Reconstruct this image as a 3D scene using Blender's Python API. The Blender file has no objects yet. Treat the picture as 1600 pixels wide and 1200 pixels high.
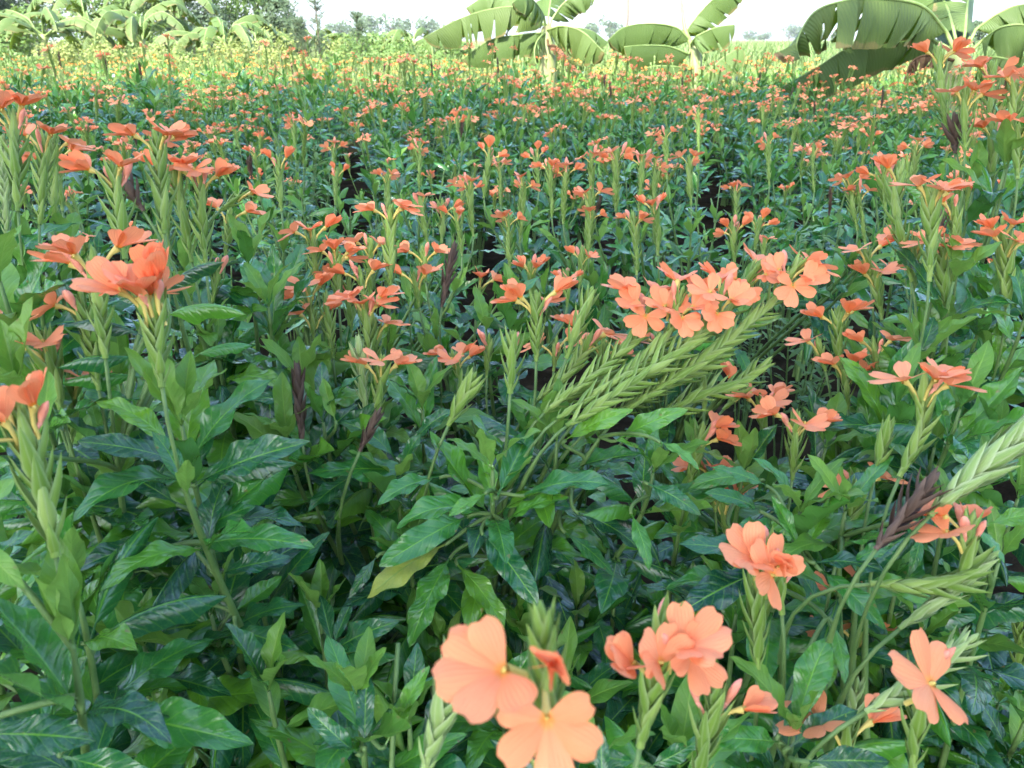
import bpy, math, random
import numpy as np
from mathutils import Vector, Matrix, Euler, Quaternion

# ------------------------------------------------------------------ camera, sky, sun, exposure
scene = bpy.context.scene
COL = scene.collection
FPX, PITCH, CAMH = 1209.0, math.radians(24.0), 1.0        # focal length in pixels of the 1600 px photograph
cam_d = bpy.data.cameras.new('camera')
cam_d.sensor_width = 36.0
cam_d.lens = 36.0 * FPX / 1600.0
cam_d.clip_start, cam_d.clip_end = 0.02, 3000
cam_d.dof.use_dof = True
cam_d.dof.focus_distance = 0.95
cam_d.dof.aperture_fstop = 16.0
cam = bpy.data.objects.new('camera', cam_d)
COL.objects.link(cam)
cam.location = (0, 0, CAMH)
cam.rotation_euler = (math.pi / 2 - PITCH, 0, 0)
scene.camera = cam

SUN_EL, SUN_AZ = math.radians(47), math.radians(203)       # azimuth: clockwise from +Y, so the sun stands behind the camera
sun_vec = Vector((math.sin(SUN_AZ) * math.cos(SUN_EL), math.cos(SUN_AZ) * math.cos(SUN_EL), math.sin(SUN_EL)))
world = bpy.data.worlds.new('World')
scene.world = world
world.use_nodes = True
wn = world.node_tree.nodes
bg = wn['Background']
sky = wn.new('ShaderNodeTexSky')
sky.sky_type = 'NISHITA'
sky.sun_disc = False
sky.sun_elevation = SUN_EL
sky.sun_rotation = SUN_AZ
sky.air_density = 1.0
sky.dust_density = 3.3
sky.ozone_density = 1.0
tint = wn.new('ShaderNodeMix')                             # the camera's cool white balance
tint.data_type, tint.blend_type = 'RGBA', 'MULTIPLY'
tint.inputs[0].default_value = 1.0
tint.inputs[7].default_value = (0.92, 1.0, 1.07, 1)
world.node_tree.links.new(sky.outputs[0], tint.inputs[6])
world.node_tree.links.new(tint.outputs[2], bg.inputs[0])
bg.inputs[1].default_value = 0.15
sl = bpy.data.lights.new('sun', 'SUN')
sl.energy = 3.1
sl.angle = math.radians(0.5)
sl.color = (1.0, 0.95, 0.86)
so = bpy.data.objects.new('sun', sl)
COL.objects.link(so)
so.rotation_euler = sun_vec.to_track_quat('Z', 'Y').to_euler()
so.location = sun_vec * 50
scene.view_settings.view_transform = 'Standard'
scene.view_settings.look = 'None'
scene.view_settings.gamma = 1.0
scene.view_settings.use_curve_mapping = False
scene.view_settings.exposure = 2.6
scene.render.engine = 'CYCLES'
scene.cycles.use_denoising = True
scene.cycles.max_bounces = 7
scene.cycles.diffuse_bounces = 4
scene.cycles.glossy_bounces = 2
scene.cycles.transmission_bounces = 4
scene.cycles.transparent_max_bounces = 4
scene.cycles.caustics_reflective = False
scene.cycles.caustics_refractive = False
scene.cycles.sample_clamp_indirect = 6.0

R = random.Random(11)
TAU = math.tau
rad = math.radians


def P(px, py, d):
    """point at view depth d (metres) behind pixel (px, py) of the 1600x1200 photograph"""
    x, u = (px - 800) / FPX, (600 - py) / FPX
    return Vector((d * x, d * (math.cos(PITCH) + u * math.sin(PITCH)), CAMH + d * (-math.sin(PITCH) + u * math.cos(PITCH))))


# ------------------------------------------------------------------ materials
def mat_new(name):
    m = bpy.data.materials.new(name)
    m.use_nodes = True
    nt = m.node_tree
    nt.nodes.clear()
    return m, nt


class N:
    """small helper to write node graphs"""
    def __init__(self, nt):
        self.nt = nt

    def node(self, t, **kw):
        n = self.nt.nodes.new(t)
        for k, v in kw.items():
            setattr(n, k, v)
        return n

    def val(self, s, v):
        if hasattr(v, 'is_output'):
            self.nt.links.new(v, s)
        else:
            s.default_value = v

    def math(self, op, a, b=0.0, c=0.0, clamp=False):
        n = self.node('ShaderNodeMath', operation=op, use_clamp=clamp)
        for i, v in enumerate((a, b, c)):
            self.val(n.inputs[i], v)
        return n.outputs[0]

    def mix(self, f, a, b):
        n = self.node('ShaderNodeMix', data_type='RGBA')
        self.val(n.inputs[0], f)
        for i, v in ((6, a), (7, b)):
            self.val(n.inputs[i], (*v, 1) if isinstance(v, tuple) and len(v) == 3 else v)
        return n.outputs[2]

    def ramp(self, f, stops):
        n = self.node('ShaderNodeValToRGB')
        e = n.color_ramp.elements
        while len(e) < len(stops):
            e.new(0.5)
        for el, (p, c) in zip(e, stops):
            el.position = p
            el.color = (*c, 1)
        self.val(n.inputs[0], f)
        return n.outputs[0]

    def noise(self, scale, vec=None, detail=3.0, rough=0.55):
        n = self.node('ShaderNodeTexNoise')
        n.inputs['Scale'].default_value = scale
        n.inputs['Detail'].default_value = detail
        n.inputs['Roughness'].default_value = rough
        if vec is not None:
            self.nt.links.new(vec, n.inputs['Vector'])
        return n.outputs[0]

    def smooth(self, x, a, b):
        n = self.node('ShaderNodeMapRange', interpolation_type='SMOOTHSTEP')
        self.val(n.inputs[0], x)
        n.inputs[1].default_value, n.inputs[2].default_value = a, b
        return n.outputs[0]

    def out(self, shader):
        o = self.node('ShaderNodeOutputMaterial')
        self.nt.links.new(shader, o.inputs[0])

    def surface(self, color, rough, spec=0.5, bump=None, bump_s=0.3, bump_d=0.002, trans=0.0, trans_col=None):
        p = self.node('ShaderNodeBsdfPrincipled')
        self.val(p.inputs['Base Color'], (*color, 1) if isinstance(color, tuple) else color)
        self.val(p.inputs['Roughness'], rough)
        self.val(p.inputs['Specular IOR Level'], spec)
        nrm = None
        if bump is not None:
            b = self.node('ShaderNodeBump')
            b.inputs['Strength'].default_value = bump_s
            b.inputs['Distance'].default_value = bump_d
            self.nt.links.new(bump, b.inputs['Height'])
            nrm = b.outputs[0]
            self.nt.links.new(nrm, p.inputs['Normal'])
        sh = p.outputs[0]
        if trans > 0:
            t = self.node('ShaderNodeBsdfTranslucent')
            self.val(t.inputs[0], (*trans_col, 1) if isinstance(trans_col, tuple) else trans_col)
            if nrm is not None:
                self.nt.links.new(nrm, t.inputs['Normal'])
            mx = self.node('ShaderNodeMixShader')
            mx.inputs[0].default_value = trans
            self.nt.links.new(sh, mx.inputs[1])
            self.nt.links.new(t.outputs[0], mx.inputs[2])
            sh = mx.outputs[0]
        self.out(sh)

    def rand(self):
        a = self.node('ShaderNodeObjectInfo').outputs['Random']
        b = self.node('ShaderNodeNewGeometry').outputs['Random Per Island']
        return self.math('FRACT', self.math('ADD', a, b))

    def uv(self):
        s = self.node('ShaderNodeSeparateXYZ')
        self.nt.links.new(self.node('ShaderNodeUVMap').outputs[0], s.inputs[0])
        return s.outputs[0], s.outputs[1]

    def back(self):
        return self.node('ShaderNodeNewGeometry').outputs['Backfacing']

    def pos(self):
        return self.node('ShaderNodeNewGeometry').outputs['Position']

    def obj(self):
        return self.node('ShaderNodeTexCoord').outputs['Object']


def leaf_material(name, stops, back, trans_col, rough=0.36, spec=0.5, trans=0.22):
    m, nt = mat_new(name)
    n = N(nt)
    u, v = n.uv()
    au = n.math('ABSOLUTE', n.math('SUBTRACT', u, 0.5))
    col = n.ramp(n.rand(), stops)
    # mottling, vein lines (a paler midrib and side veins)
    mott = n.noise(55.0, n.obj(), 3)
    col = n.mix(n.math('MULTIPLY', n.smooth(mott, 0.42, 0.75), 0.4), col, back)
    ph = n.math('FRACT', n.math('SUBTRACT', n.math('MULTIPLY', v, 10.0), n.math('MULTIPLY', au, 3.2)))
    dist = n.math('ABSOLUTE', n.math('SUBTRACT', ph, 0.5))
    vein = n.math('SUBTRACT', 1.0, n.smooth(dist, 0.0, 0.085))
    mid = n.math('SUBTRACT', 1.0, n.smooth(au, 0.012, 0.035))
    spot = n.math('MULTIPLY', n.smooth(n.noise(11.0, n.obj(), 2), 0.70, 0.74), 0.7)
    col = n.mix(spot, col, (0.16, 0.12, 0.04))
    lines = n.math('MAXIMUM', n.math('MULTIPLY', vein, 0.28), n.math('MULTIPLY', mid, 0.6))
    col = n.mix(lines, col, trans_col)
    col = n.mix(n.math('MULTIPLY', n.back(), 0.75), col, back)
    h = n.math('ADD', n.math('MULTIPLY', n.smooth(dist, 0.0, 0.3), 0.7), n.math('MULTIPLY', n.smooth(au, 0.0, 0.05), 0.8))
    h = n.math('ADD', h, n.math('MULTIPLY', mott, 0.5))
    rg = n.math('ADD', rough - 0.06, n.math('MULTIPLY', n.noise(25.0, n.obj(), 2), 0.14))
    n.surface(col, rg, spec, h, 0.24, 0.0012, trans, trans_col)
    return m


M = {}
M['leaf'] = leaf_material('crossandra_leaf', [(0.0, (0.004, 0.045, 0.026)), (0.35, (0.010, 0.096, 0.028)), (0.7, (0.036, 0.175, 0.020)), (1.0, (0.100, 0.25, 0.016))],
                          (0.075, 0.20, 0.050), (0.14, 0.36, 0.02), 0.22, 0.62, 0.13)
M['young'] = leaf_material('crossandra_young_leaf', [(0.0, (0.065, 0.20, 0.022)), (1.0, (0.13, 0.28, 0.03))],
                           (0.14, 0.27, 0.06), (0.25, 0.42, 0.06), 0.42, 0.45, 0.3)
M['yellow'] = leaf_material('yellowing_leaf', [(0.0, (0.24, 0.30, 0.045)), (1.0, (0.28, 0.32, 0.05))], (0.38, 0.36, 0.1), (0.12, 0.26, 0.05), 0.45, 0.4, 0.25)
M['weed'] = leaf_material('weed_leaf', [(0.0, (0.075, 0.17, 0.05)), (1.0, (0.14, 0.25, 0.07))], (0.16, 0.26, 0.1), (0.25, 0.4, 0.1), 0.5, 0.4, 0.3)


def bract_material(name, stops, back, trans_col, edge):
    m, nt = mat_new(name)
    n = N(nt)
    u, v = n.uv()
    au = n.math('ABSOLUTE', n.math('SUBTRACT', u, 0.5))
    col = n.ramp(n.rand(), stops)
    col = n.mix(n.math('MULTIPLY', n.smooth(au, 0.25, 0.5), 0.55), col, edge)
    col = n.mix(n.math('MULTIPLY', n.math('SUBTRACT', 1.0, n.smooth(au, 0.02, 0.07)), 0.4), col, edge)
    st = n.math('SINE', n.math('MULTIPLY', u, 60.0))
    n.surface(col, 0.5, 0.35, st, 0.25, 0.0006, 0.2, trans_col)
    return m


M['bract'] = bract_material('spike_bract', [(0.0, (0.12, 0.225, 0.030)), (0.6, (0.19, 0.31, 0.048)), (1.0, (0.26, 0.37, 0.085))], (0.2, 0.3, 0.1), (0.3, 0.42, 0.1), (0.33, 0.42, 0.2))
M['bract_pale'] = bract_material('pale_bract', [(0.0, (0.21, 0.33, 0.085)), (1.0, (0.31, 0.43, 0.15))], (0.3, 0.4, 0.2), (0.4, 0.5, 0.2), (0.5, 0.56, 0.36))
M['bract_dry'] = bract_material('dried_bract', [(0.0, (0.055, 0.032, 0.022)), (1.0, (0.14, 0.09, 0.065))], (0.1, 0.06, 0.04), (0.12, 0.06, 0.03), (0.13, 0.085, 0.065))


def petal_material():
    m, nt = mat_new('salmon_petal')
    n = N(nt)
    u, v = n.uv()
    au = n.math('ABSOLUTE', n.math('SUBTRACT', u, 0.5))
    col = n.ramp(n.rand(), [(0.0, (0.92, 0.235, 0.080)), (0.5, (0.93, 0.275, 0.110)), (1.0, (0.93, 0.33, 0.155))])
    col = n.mix(n.math('MULTIPLY', n.noise(130.0, n.obj(), 3), 0.25), col, (0.95, 0.41, 0.19))
    rim = n.math('MULTIPLY', n.smooth(n.math('ADD', v, n.math('MULTIPLY', n.noise(90.0, n.obj(), 4), 0.25)), 1.02, 1.12), 0.45)
    col = n.mix(rim, col, (0.70, 0.20, 0.09))
    col = n.mix(n.math('MULTIPLY', n.smooth(n.math('SINE', n.math('MULTIPLY', u, 48.0)), 0.55, 1.0), 0.22), col, (0.86, 0.20, 0.07))
    col = n.mix(n.math('SUBTRACT', 1.0, n.smooth(v, 0.03, 0.16)), col, (0.85, 0.36, 0.02))
    col = n.mix(n.math('MULTIPLY', n.math('SUBTRACT', 1.0, n.smooth(au, 0.0, 0.1)), n.math('MULTIPLY', n.math('SUBTRACT', 1.0, n.smooth(v, 0.2, 0.6)), 0.5)), col, (0.85, 0.16, 0.04))
    col = n.mix(n.math('MULTIPLY', n.back(), 0.35), col, (0.94, 0.42, 0.22))
    ve = n.math('SINE', n.math('MULTIPLY', u, 48.0))
    h = n.math('ADD', n.math('MULTIPLY', ve, 0.3), n.noise(260.0, n.obj(), 2))
    n.surface(col, 0.55, 0.3, h, 0.35, 0.0008, 0.32, (0.95, 0.34, 0.16))
    return m


M['petal'] = petal_material()


def simple(name, stops, rough=0.6, spec=0.3, scale=30.0, bump=0.3, bd=0.003, trans=0.0, tc=None, obj_rand=False):
    m, nt = mat_new(name)
    n = N(nt)
    x = n.noise(scale, n.obj(), 5)
    if obj_rand:
        x = n.math('FRACT', n.math('ADD', n.math('MULTIPLY', x, 0.4), n.rand()))
    n.surface(n.ramp(n.smooth(x, 0.25, 0.75) if not obj_rand else x, stops), rough, spec, n.noise(scale * 2.5, n.obj(), 4), bump, bd, trans, tc)
    return m


M['tube'] = simple('corolla_tube', [(0, (0.55, 0.42, 0.10)), (1, (0.62, 0.50, 0.16))], 0.5, 0.3, 80)
M['bud'] = simple('salmon_bud', [(0, (0.80, 0.27, 0.17)), (1, (0.84, 0.40, 0.29))], 0.5, 0.3, 120, trans=0.2, tc=(0.9, 0.35, 0.2))
M['stem'] = simple('green_stem', [(0, (0.075, 0.15, 0.04)), (1, (0.13, 0.215, 0.065))], 0.5, 0.35, 60)
M['wood'] = simple('woody_stem', [(0, (0.06, 0.055, 0.03)), (1, (0.10, 0.11, 0.05))], 0.75, 0.2, 60, 0.6)
M['twig'] = simple('dry_twig', [(0, (0.10, 0.075, 0.06)), (1, (0.2, 0.16, 0.13))], 0.85, 0.1, 60, 0.6)
M['bark'] = simple('tree_bark', [(0, (0.06, 0.045, 0.03)), (1, (0.17, 0.14, 0.10))], 0.9, 0.1, 8, 0.8, 0.02)
M['crown_dark'] = simple('dark_tree_leaf', [(0, (0.012, 0.030, 0.008)), (1, (0.03, 0.055, 0.014))], 0.5, 0.4, 3, trans=0.2, tc=(0.12, 0.2, 0.03), obj_rand=True)
M['crown_olive'] = simple('olive_tree_leaf', [(0, (0.018, 0.020, 0.007)), (1, (0.045, 0.042, 0.016))], 0.5, 0.4, 3, trans=0.12, tc=(0.10, 0.11, 0.03), obj_rand=True)  # leaf colour darkened to stand in for dense shade inside the spreading tree
M['crown_feather'] = simple('feathery_foliage', [(0, (0.05, 0.085, 0.045)), (1, (0.09, 0.13, 0.07))], 0.7, 0.2, 3, trans=0.25, tc=(0.18, 0.24, 0.1), obj_rand=True)
M['crown_light'] = simple('light_bush_leaf', [(0, (0.08, 0.15, 0.035)), (1, (0.14, 0.22, 0.06))], 0.55, 0.35, 3, trans=0.25, tc=(0.22, 0.34, 0.06), obj_rand=True)
M['crown_yellow'] = simple('yellow_green_bush_leaf', [(0, (0.15, 0.20, 0.05)), (1, (0.24, 0.27, 0.08))], 0.55, 0.35, 3, trans=0.25, tc=(0.3, 0.36, 0.08), obj_rand=True)
M['cane'] = simple('cane_blade', [(0, (0.085, 0.155, 0.04)), (0.6, (0.13, 0.20, 0.06)), (1, (0.20, 0.24, 0.09))], 0.5, 0.35, 2, trans=0.25, tc=(0.22, 0.32, 0.08), obj_rand=True)
M['grass'] = simple('meadow_grass', [(0, (0.10, 0.16, 0.045)), (0.6, (0.17, 0.21, 0.07)), (1, (0.27, 0.26, 0.11))], 0.6, 0.3, 2, trans=0.25, tc=(0.3, 0.34, 0.1), obj_rand=True)
M['steel'] = simple('galvanised_steel', [(0, (0.10, 0.11, 0.13)), (1, (0.14, 0.15, 0.17))], 0.6, 0.4, 2)
M['pseudostem'] = simple('banana_pseudostem', [(0, (0.13, 0.18, 0.06)), (0.6, (0.20, 0.23, 0.09)), (1, (0.14, 0.09, 0.05))], 0.55, 0.35, 5, 0.4, 0.01)
M['midrib'] = simple('banana_midrib', [(0, (0.13, 0.20, 0.05)), (1, (0.20, 0.27, 0.09))], 0.5, 0.35, 12)


def banana_material(name, c0, c1, dry):
    m, nt = mat_new(name)
    n = N(nt)
    u, v = n.uv()
    au = n.math('ABSOLUTE', n.math('SUBTRACT', u, 0.5))
    big = n.noise(3.0, n.obj(), 3)
    col = n.mix(big, c0, c1)
    rib = n.math('SINE', n.math('ADD', n.math('MULTIPLY', v, 340.0), n.math('MULTIPLY', au, 60.0)))
    col = n.mix(n.math('MULTIPLY', n.math('ADD', n.math('MULTIPLY', rib, 0.5), 0.5), 0.18), col, (0.09, 0.14, 0.012))
    # dry brown margins and patches
    e = n.math('ADD', n.smooth(au, 0.36, 0.5), n.math('MULTIPLY', n.math('SUBTRACT', n.noise(7.0, n.obj(), 5), 0.5), 2.6))
    e = n.math('ADD', e, n.math('MULTIPLY', n.smooth(v, 0.86, 1.0), 0.6))
    col = n.mix(n.smooth(e, 1.05 - dry, 1.35 - dry), col, (0.20, 0.115, 0.05))
    col = n.mix(n.math('MULTIPLY', n.back(), 0.5), col, (0.10, 0.15, 0.05))
    n.surface(col, 0.5, 0.25, rib, 0.35, 0.004, 0.17, (0.17, 0.28, 0.012))
    return m


M['banana'] = banana_material('banana_blade', (0.024, 0.062, 0.004), (0.044, 0.088, 0.007), 0.26)
M['banana_old'] = banana_material('old_banana_blade', (0.036, 0.072, 0.007), (0.065, 0.092, 0.014), 0.48)
M['banana_dead'] = simple('dead_banana_blade', [(0, (0.035, 0.022, 0.014)), (1, (0.13, 0.075, 0.035))], 0.85, 0.15, 6, 0.7, 0.01)


def ground_material():
    m, nt = mat_new('field_soil')
    n = N(nt)
    p = n.pos()
    a = n.noise(9.0, p, 6)
    soil = n.ramp(a, [(0.3, (0.007, 0.006, 0.004)), (0.62, (0.022, 0.018, 0.012)), (0.75, (0.07, 0.055, 0.035))])
    far = n.ramp(n.noise(0.7, p, 6), [(0.35, (0.10, 0.12, 0.04)), (0.65, (0.19, 0.18, 0.075))])
    s = n.node('ShaderNodeSeparateXYZ')
    nt.links.new(p, s.inputs[0])
    d = n.math('ADD', s.outputs[1], n.math('MULTIPLY', n.noise(0.5, p, 3), 4.0))
    col = n.mix(n.smooth(d, 9.0, 15.0), soil, far)
    n.surface(col, 1.0, 0.0, n.noise(40.0, p, 6), 0.8, 0.02)
    return m


M['ground'] = ground_material()


# ------------------------------------------------------------------ mesh helpers
class MB:
    def __init__(self):
        self.v, self.f, self.uv, self.mi = [], [], [], []

    def grid(self, pts, uvs, mi=0):
        """pts: rows of Vectors"""
        b = len(self.v)
        nr, nc = len(pts), len(pts[0])
        for r in range(nr):
            for c in range(nc):
                self.v.append(tuple(pts[r][c]))
                self.uv.append(uvs[r][c])
        for r in range(nr - 1):
            for c in range(nc - 1):
                i = b + r * nc + c
                self.f.append((i, i + 1, i + nc + 1, i + nc))
                self.mi.append(mi)

    def tube(self, pts, radii, sides=6, mi=0, cap=True):
        b = len(self.v)
        k = len(pts)
        fr = frames(pts)
        for i in range(k):
            p, (t, a, c) = pts[i], fr[i]
            for s in range(sides):
                w = TAU * s / sides
                self.v.append(tuple(p + (a * math.cos(w) + c * math.sin(w)) * radii[i]))
                self.uv.append((s / sides, i / max(1, k - 1)))
        for i in range(k - 1):
            for s in range(sides):
                s2 = (s + 1) % sides
                self.f.append((b + i * sides + s, b + i * sides + s2, b + (i + 1) * sides + s2, b + (i + 1) * sides + s))
                self.mi.append(mi)
        if cap:
            self.f.append(tuple(b + (k - 1) * sides + s for s in range(sides)))
            self.mi.append(mi)

    def add(self, other, mtx, mi_off=0):
        b = len(self.v)
        a = np.array(other.v)
        mm = np.array(mtx)
        a = a @ mm[:3, :3].T + mm[:3, 3]
        self.v.extend(map(tuple, a))
        self.uv.extend(other.uv)
        self.f.extend(tuple(i + b for i in f) for f in other.f)
        self.mi.extend(m + mi_off for m in other.mi)

    def mesh(self, name, mats, smooth=True):
        me = bpy.data.meshes.new(name)
        me.from_pydata(self.v, [], self.f)
        uvl = me.uv_layers.new(name='UVMap')
        li = np.empty(len(me.loops), dtype=np.int32)
        me.loops.foreach_get('vertex_index', li)
        uvl.data.foreach_set('uv', np.array(self.uv, dtype=np.float32)[li].ravel())
        for m in mats:
            me.materials.append(m)
        if len(mats) > 1:
            me.polygons.foreach_set('material_index', np.array(self.mi, dtype=np.int32))
        if smooth:
            me.polygons.foreach_set('use_smooth', np.ones(len(me.polygons), dtype=bool))
        me.update()
        return me


def frames(pts):
    """tangent and two normals at each point, transported along the line"""
    k = len(pts)
    out = []
    ref = None
    for i in range(k):
        t = (pts[min(i + 1, k - 1)] - pts[max(i - 1, 0)])
        t = t.normalized() if t.length > 1e-9 else Vector((0, 0, 1))
        if ref is None:
            ref = Vector((1, 0, 0)) if abs(t.x) < 0.9 else Vector((0, 1, 0))
        a = (ref - t * ref.dot(t)).normalized()
        ref = a
        out.append((t, a, t.cross(a)))
    return out


def basis(o, x, y, z):
    return Matrix(((x.x, y.x, z.x, o.x), (x.y, y.y, z.y, o.y), (x.z, y.z, z.z, o.z), (0, 0, 0, 1)))


def bez(p0, p1, p2, p3, n):
    o = []
    for i in range(n + 1):
        t = i / n
        s = 1 - t
        o.append(p0 * s ** 3 + p1 * (3 * s * s * t) + p2 * (3 * s * t * t) + p3 * t ** 3)
    return o


def catmull(p, n):
    q = [p[0] * 2 - p[1]] + list(p) + [p[-1] * 2 - p[-2]]
    o = []
    for i in range(1, len(q) - 2):
        a, b, c, d = q[i - 1], q[i], q[i + 1], q[i + 2]
        for k in range(n):
            t = k / n
            o.append(0.5 * ((2 * b) + (c - a) * t + (2 * a - 5 * b + 4 * c - d) * t * t + (3 * b - a - 3 * c + d) * t ** 3))
    o.append(p[-1])
    return o


def along(pts):
    acc = [0.0]
    for a, b in zip(pts, pts[1:]):
        acc.append(acc[-1] + (b - a).length)
    return acc


def at_len(pts, acc, s):
    s = min(max(s, 0), acc[-1])
    for i in range(len(pts) - 1):
        if acc[i + 1] >= s:
            f = (s - acc[i]) / max(1e-9, acc[i + 1] - acc[i])
            return pts[i].lerp(pts[i + 1], f), (pts[i + 1] - pts[i]).normalized()
    return pts[-1], (pts[-1] - pts[-2]).normalized()


def new_obj(name, me, parent=None, mtx=None):
    o = bpy.data.objects.new(name, me)
    COL.objects.link(o)
    if parent is not None:
        o.parent = parent
    if mtx is not None:
        o.matrix_basis = mtx
    return o


def tag(o, label=None, cat=None, group=None, kind=None):
    if label:
        o['label'] = label
    if cat:
        o['category'] = cat
    if group:
        o['group'] = group
    if kind:
        o['kind'] = kind
    return o


# ------------------------------------------------------------------ crossandra pieces
def leaf_mb(nu, nv, r, style='flat', W=0.175):
    """a leaf of unit length along +Y, upper face +Z; tapers into its stalk"""
    mb = MB()
    a0 = r.uniform(0.15, 0.4)
    droop = {'flat': r.uniform(0.4, 0.9), 'arch': r.uniform(1.0, 1.6), 'curl': r.uniform(0.9, 1.4), 'up': r.uniform(-0.1, 0.4), 'hang': r.uniform(0.3, 0.8)}[style]
    fold = {'flat': r.uniform(0.1, 0.4), 'arch': r.uniform(0.0, 0.35), 'curl': -0.25, 'up': r.uniform(0.4, 0.8), 'hang': r.uniform(0.0, 0.25)}[style]
    curl = {'curl': 1.0}.get(style, r.uniform(-0.1, 0.25))
    wave = r.uniform(0.12, 0.27) * (0.5 if style == 'curl' else 1)
    nw, ph, ph2 = r.uniform(2.6, 4.2), r.uniform(0, TAU), r.uniform(0, TAU)
    side = r.uniform(-0.35, 0.35)
    twist = r.uniform(-0.4, 0.4)
    asym = r.uniform(-0.06, 0.06)
    # centre line
    y = z = x = 0.0
    rows, uvs = [], []
    for j in range(nv + 1):
        t = j / nv
        pit = a0 - droop * t ** 1.2
        yaw = side * t * t
        s = max(0.0, (t - 0.13) / 0.87)
        w = 2.05 * (s ** 0.80) * (1 - s) ** 0.88 * (1 + 0.12 * math.sin(3 * math.pi * s + ph2))
        w = max(0.055 if t < 0.9 else 0.004, w * (1 if t < 0.97 else 0.6)) * W
        T = Vector((math.sin(yaw) * math.cos(pit), math.cos(yaw) * math.cos(pit), math.sin(pit)))
        S = Vector((math.cos(yaw), -math.sin(yaw), 0))
        tw = twist * t
        Nn = S.cross(T)
        S2, N2 = S * math.cos(tw) + Nn * math.sin(tw), Nn * math.cos(tw) - S * math.sin(tw)
        row, ur = [], []
        for i in range(nu + 1):
            u = 2 * i / nu - 1
            au = abs(u)
            hz = fold * au * w - curl * u * u * w * 0.9
            hz += wave * W * (w / W) ** 0.7 * au ** 1.6 * math.sin(TAU * nw * t + (ph if u > 0 else ph2) + au * 0.8)
            hz += 0.022 * W * (1 - abs(2 * au - 1)) * math.sin(TAU * (10 * t - 1.6 * au))
            lat = u * (w + asym * w * math.sin(5 * t)) * (1 - 0.28 * max(0, curl) * au)
            row.append(Vector((x, y, z)) + S2 * lat + N2 * hz)
            ur.append((i / nu, t))
        rows.append(row)
        uvs.append(ur)
        step = 1 / nv
        x += T.x * step
        y += T.y * step
        z += T.z * step
    mb.grid(rows, uvs)
    return mb


STY = ['flat', 'flat', 'arch', 'curl', 'flat', 'hang', 'arch', 'curl', 'up', 'up']
rl = random.Random(5)
LEAF = {}          # resolution -> list of (mesh_leaf, mesh_young, mb, style, tip)
for res, (nu, nv) in {'hi': (8, 22), 'mid': (4, 9), 'lo': (2, 5)}.items():
    LEAF[res] = []
    rl = random.Random(5)
    for k, st in enumerate(STY * 2 if res != 'lo' else STY):
        rr = random.Random(900 + k)
        mb = leaf_mb(nu, nv, rr, st, W=rr.uniform(0.18, 0.24))
        c = nu // 2
        tip = Vector(mb.v[-1 - c])
        LEAF[res].append({'leaf': mb.mesh('leaf', [M['leaf']]), 'young': mb.mesh('young_leaf', [M['young']]), 'yellow': mb.mesh('yellow_leaf', [M['yellow']]) if k == 0 else None,
                          'weed': mb.mesh('weed_leaf', [M['weed']]) if k < 4 else None, 'mb': mb, 'style': st, 'tip': tip})


def pick_leaf(res, styles, r):
    c = [d for d in LEAF[res] if d['style'] in styles]
    return r.choice(c)


def leaf_mtx(base, direction, up, length):
    d = direction.normalized()
    x = d.cross(up)
    if x.length < 1e-4:
        x = Vector((1, 0, 0))
    x.normalize()
    z = x.cross(d)
    return basis(base, x * length, d * length, z * length)


def leaf_chord_mtx(base, tip, variant, up):
    """put the leaf so that its own base-to-tip chord falls on base->tip, upper face towards up"""
    c = variant['tip']
    s = (tip - base).length / c.length
    m_src = leaf_mtx(Vector((0, 0, 0)), c, Vector((0, 0, 1)), 1.0)
    m_dst = leaf_mtx(Vector((0, 0, 0)), tip - base, up, 1.0)
    rot = m_dst.to_3x3() @ m_src.to_3x3().inverted()
    return Matrix.Translation(base) @ rot.to_4x4() @ Matrix.Scale(s, 4)


def bract_mb(r, nu=2, nv=4, L=0.0235, W=0.0037):
    """bract lying along +Z, outer face +Y; starts on the spike's axis"""
    mb = MB()
    rows, uvs = [], []
    flare = r.uniform(0.0, 0.35)
    for j in range(nv + 1):
        t = j / nv
        w = W * (0.55 + 1.35 * t if t < 0.34 else (1 - ((t - 0.34) / 0.66)) ** 0.8 * 1.0 + 0.02)
        out = 0.0022 + 0.0052 * math.sin(min(1, t * 1.35) * 1.5) + flare * 0.006 * t ** 2.5
        row, ur = [], []
        for i in range(nu + 1):
            u = 2 * i / nu - 1
            row.append(Vector((u * w, out - abs(u) ** 1.4 * w * 0.62, t * L)))
            ur.append((i / nu, t))
        rows.append(row[::-1])
        uvs.append(ur)
    mb.grid(rows, uvs)
    return mb


BR = [bract_mb(random.Random(40 + k), 4, 6) for k in range(4)]
BRL = [bract_mb(random.Random(40 + k), 2, 3) for k in range(4)]
BRM = {k: [b.mesh('bract', [M[k]]) for b in BR] for k in ('bract', 'bract_pale', 'bract_dry')}


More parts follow.
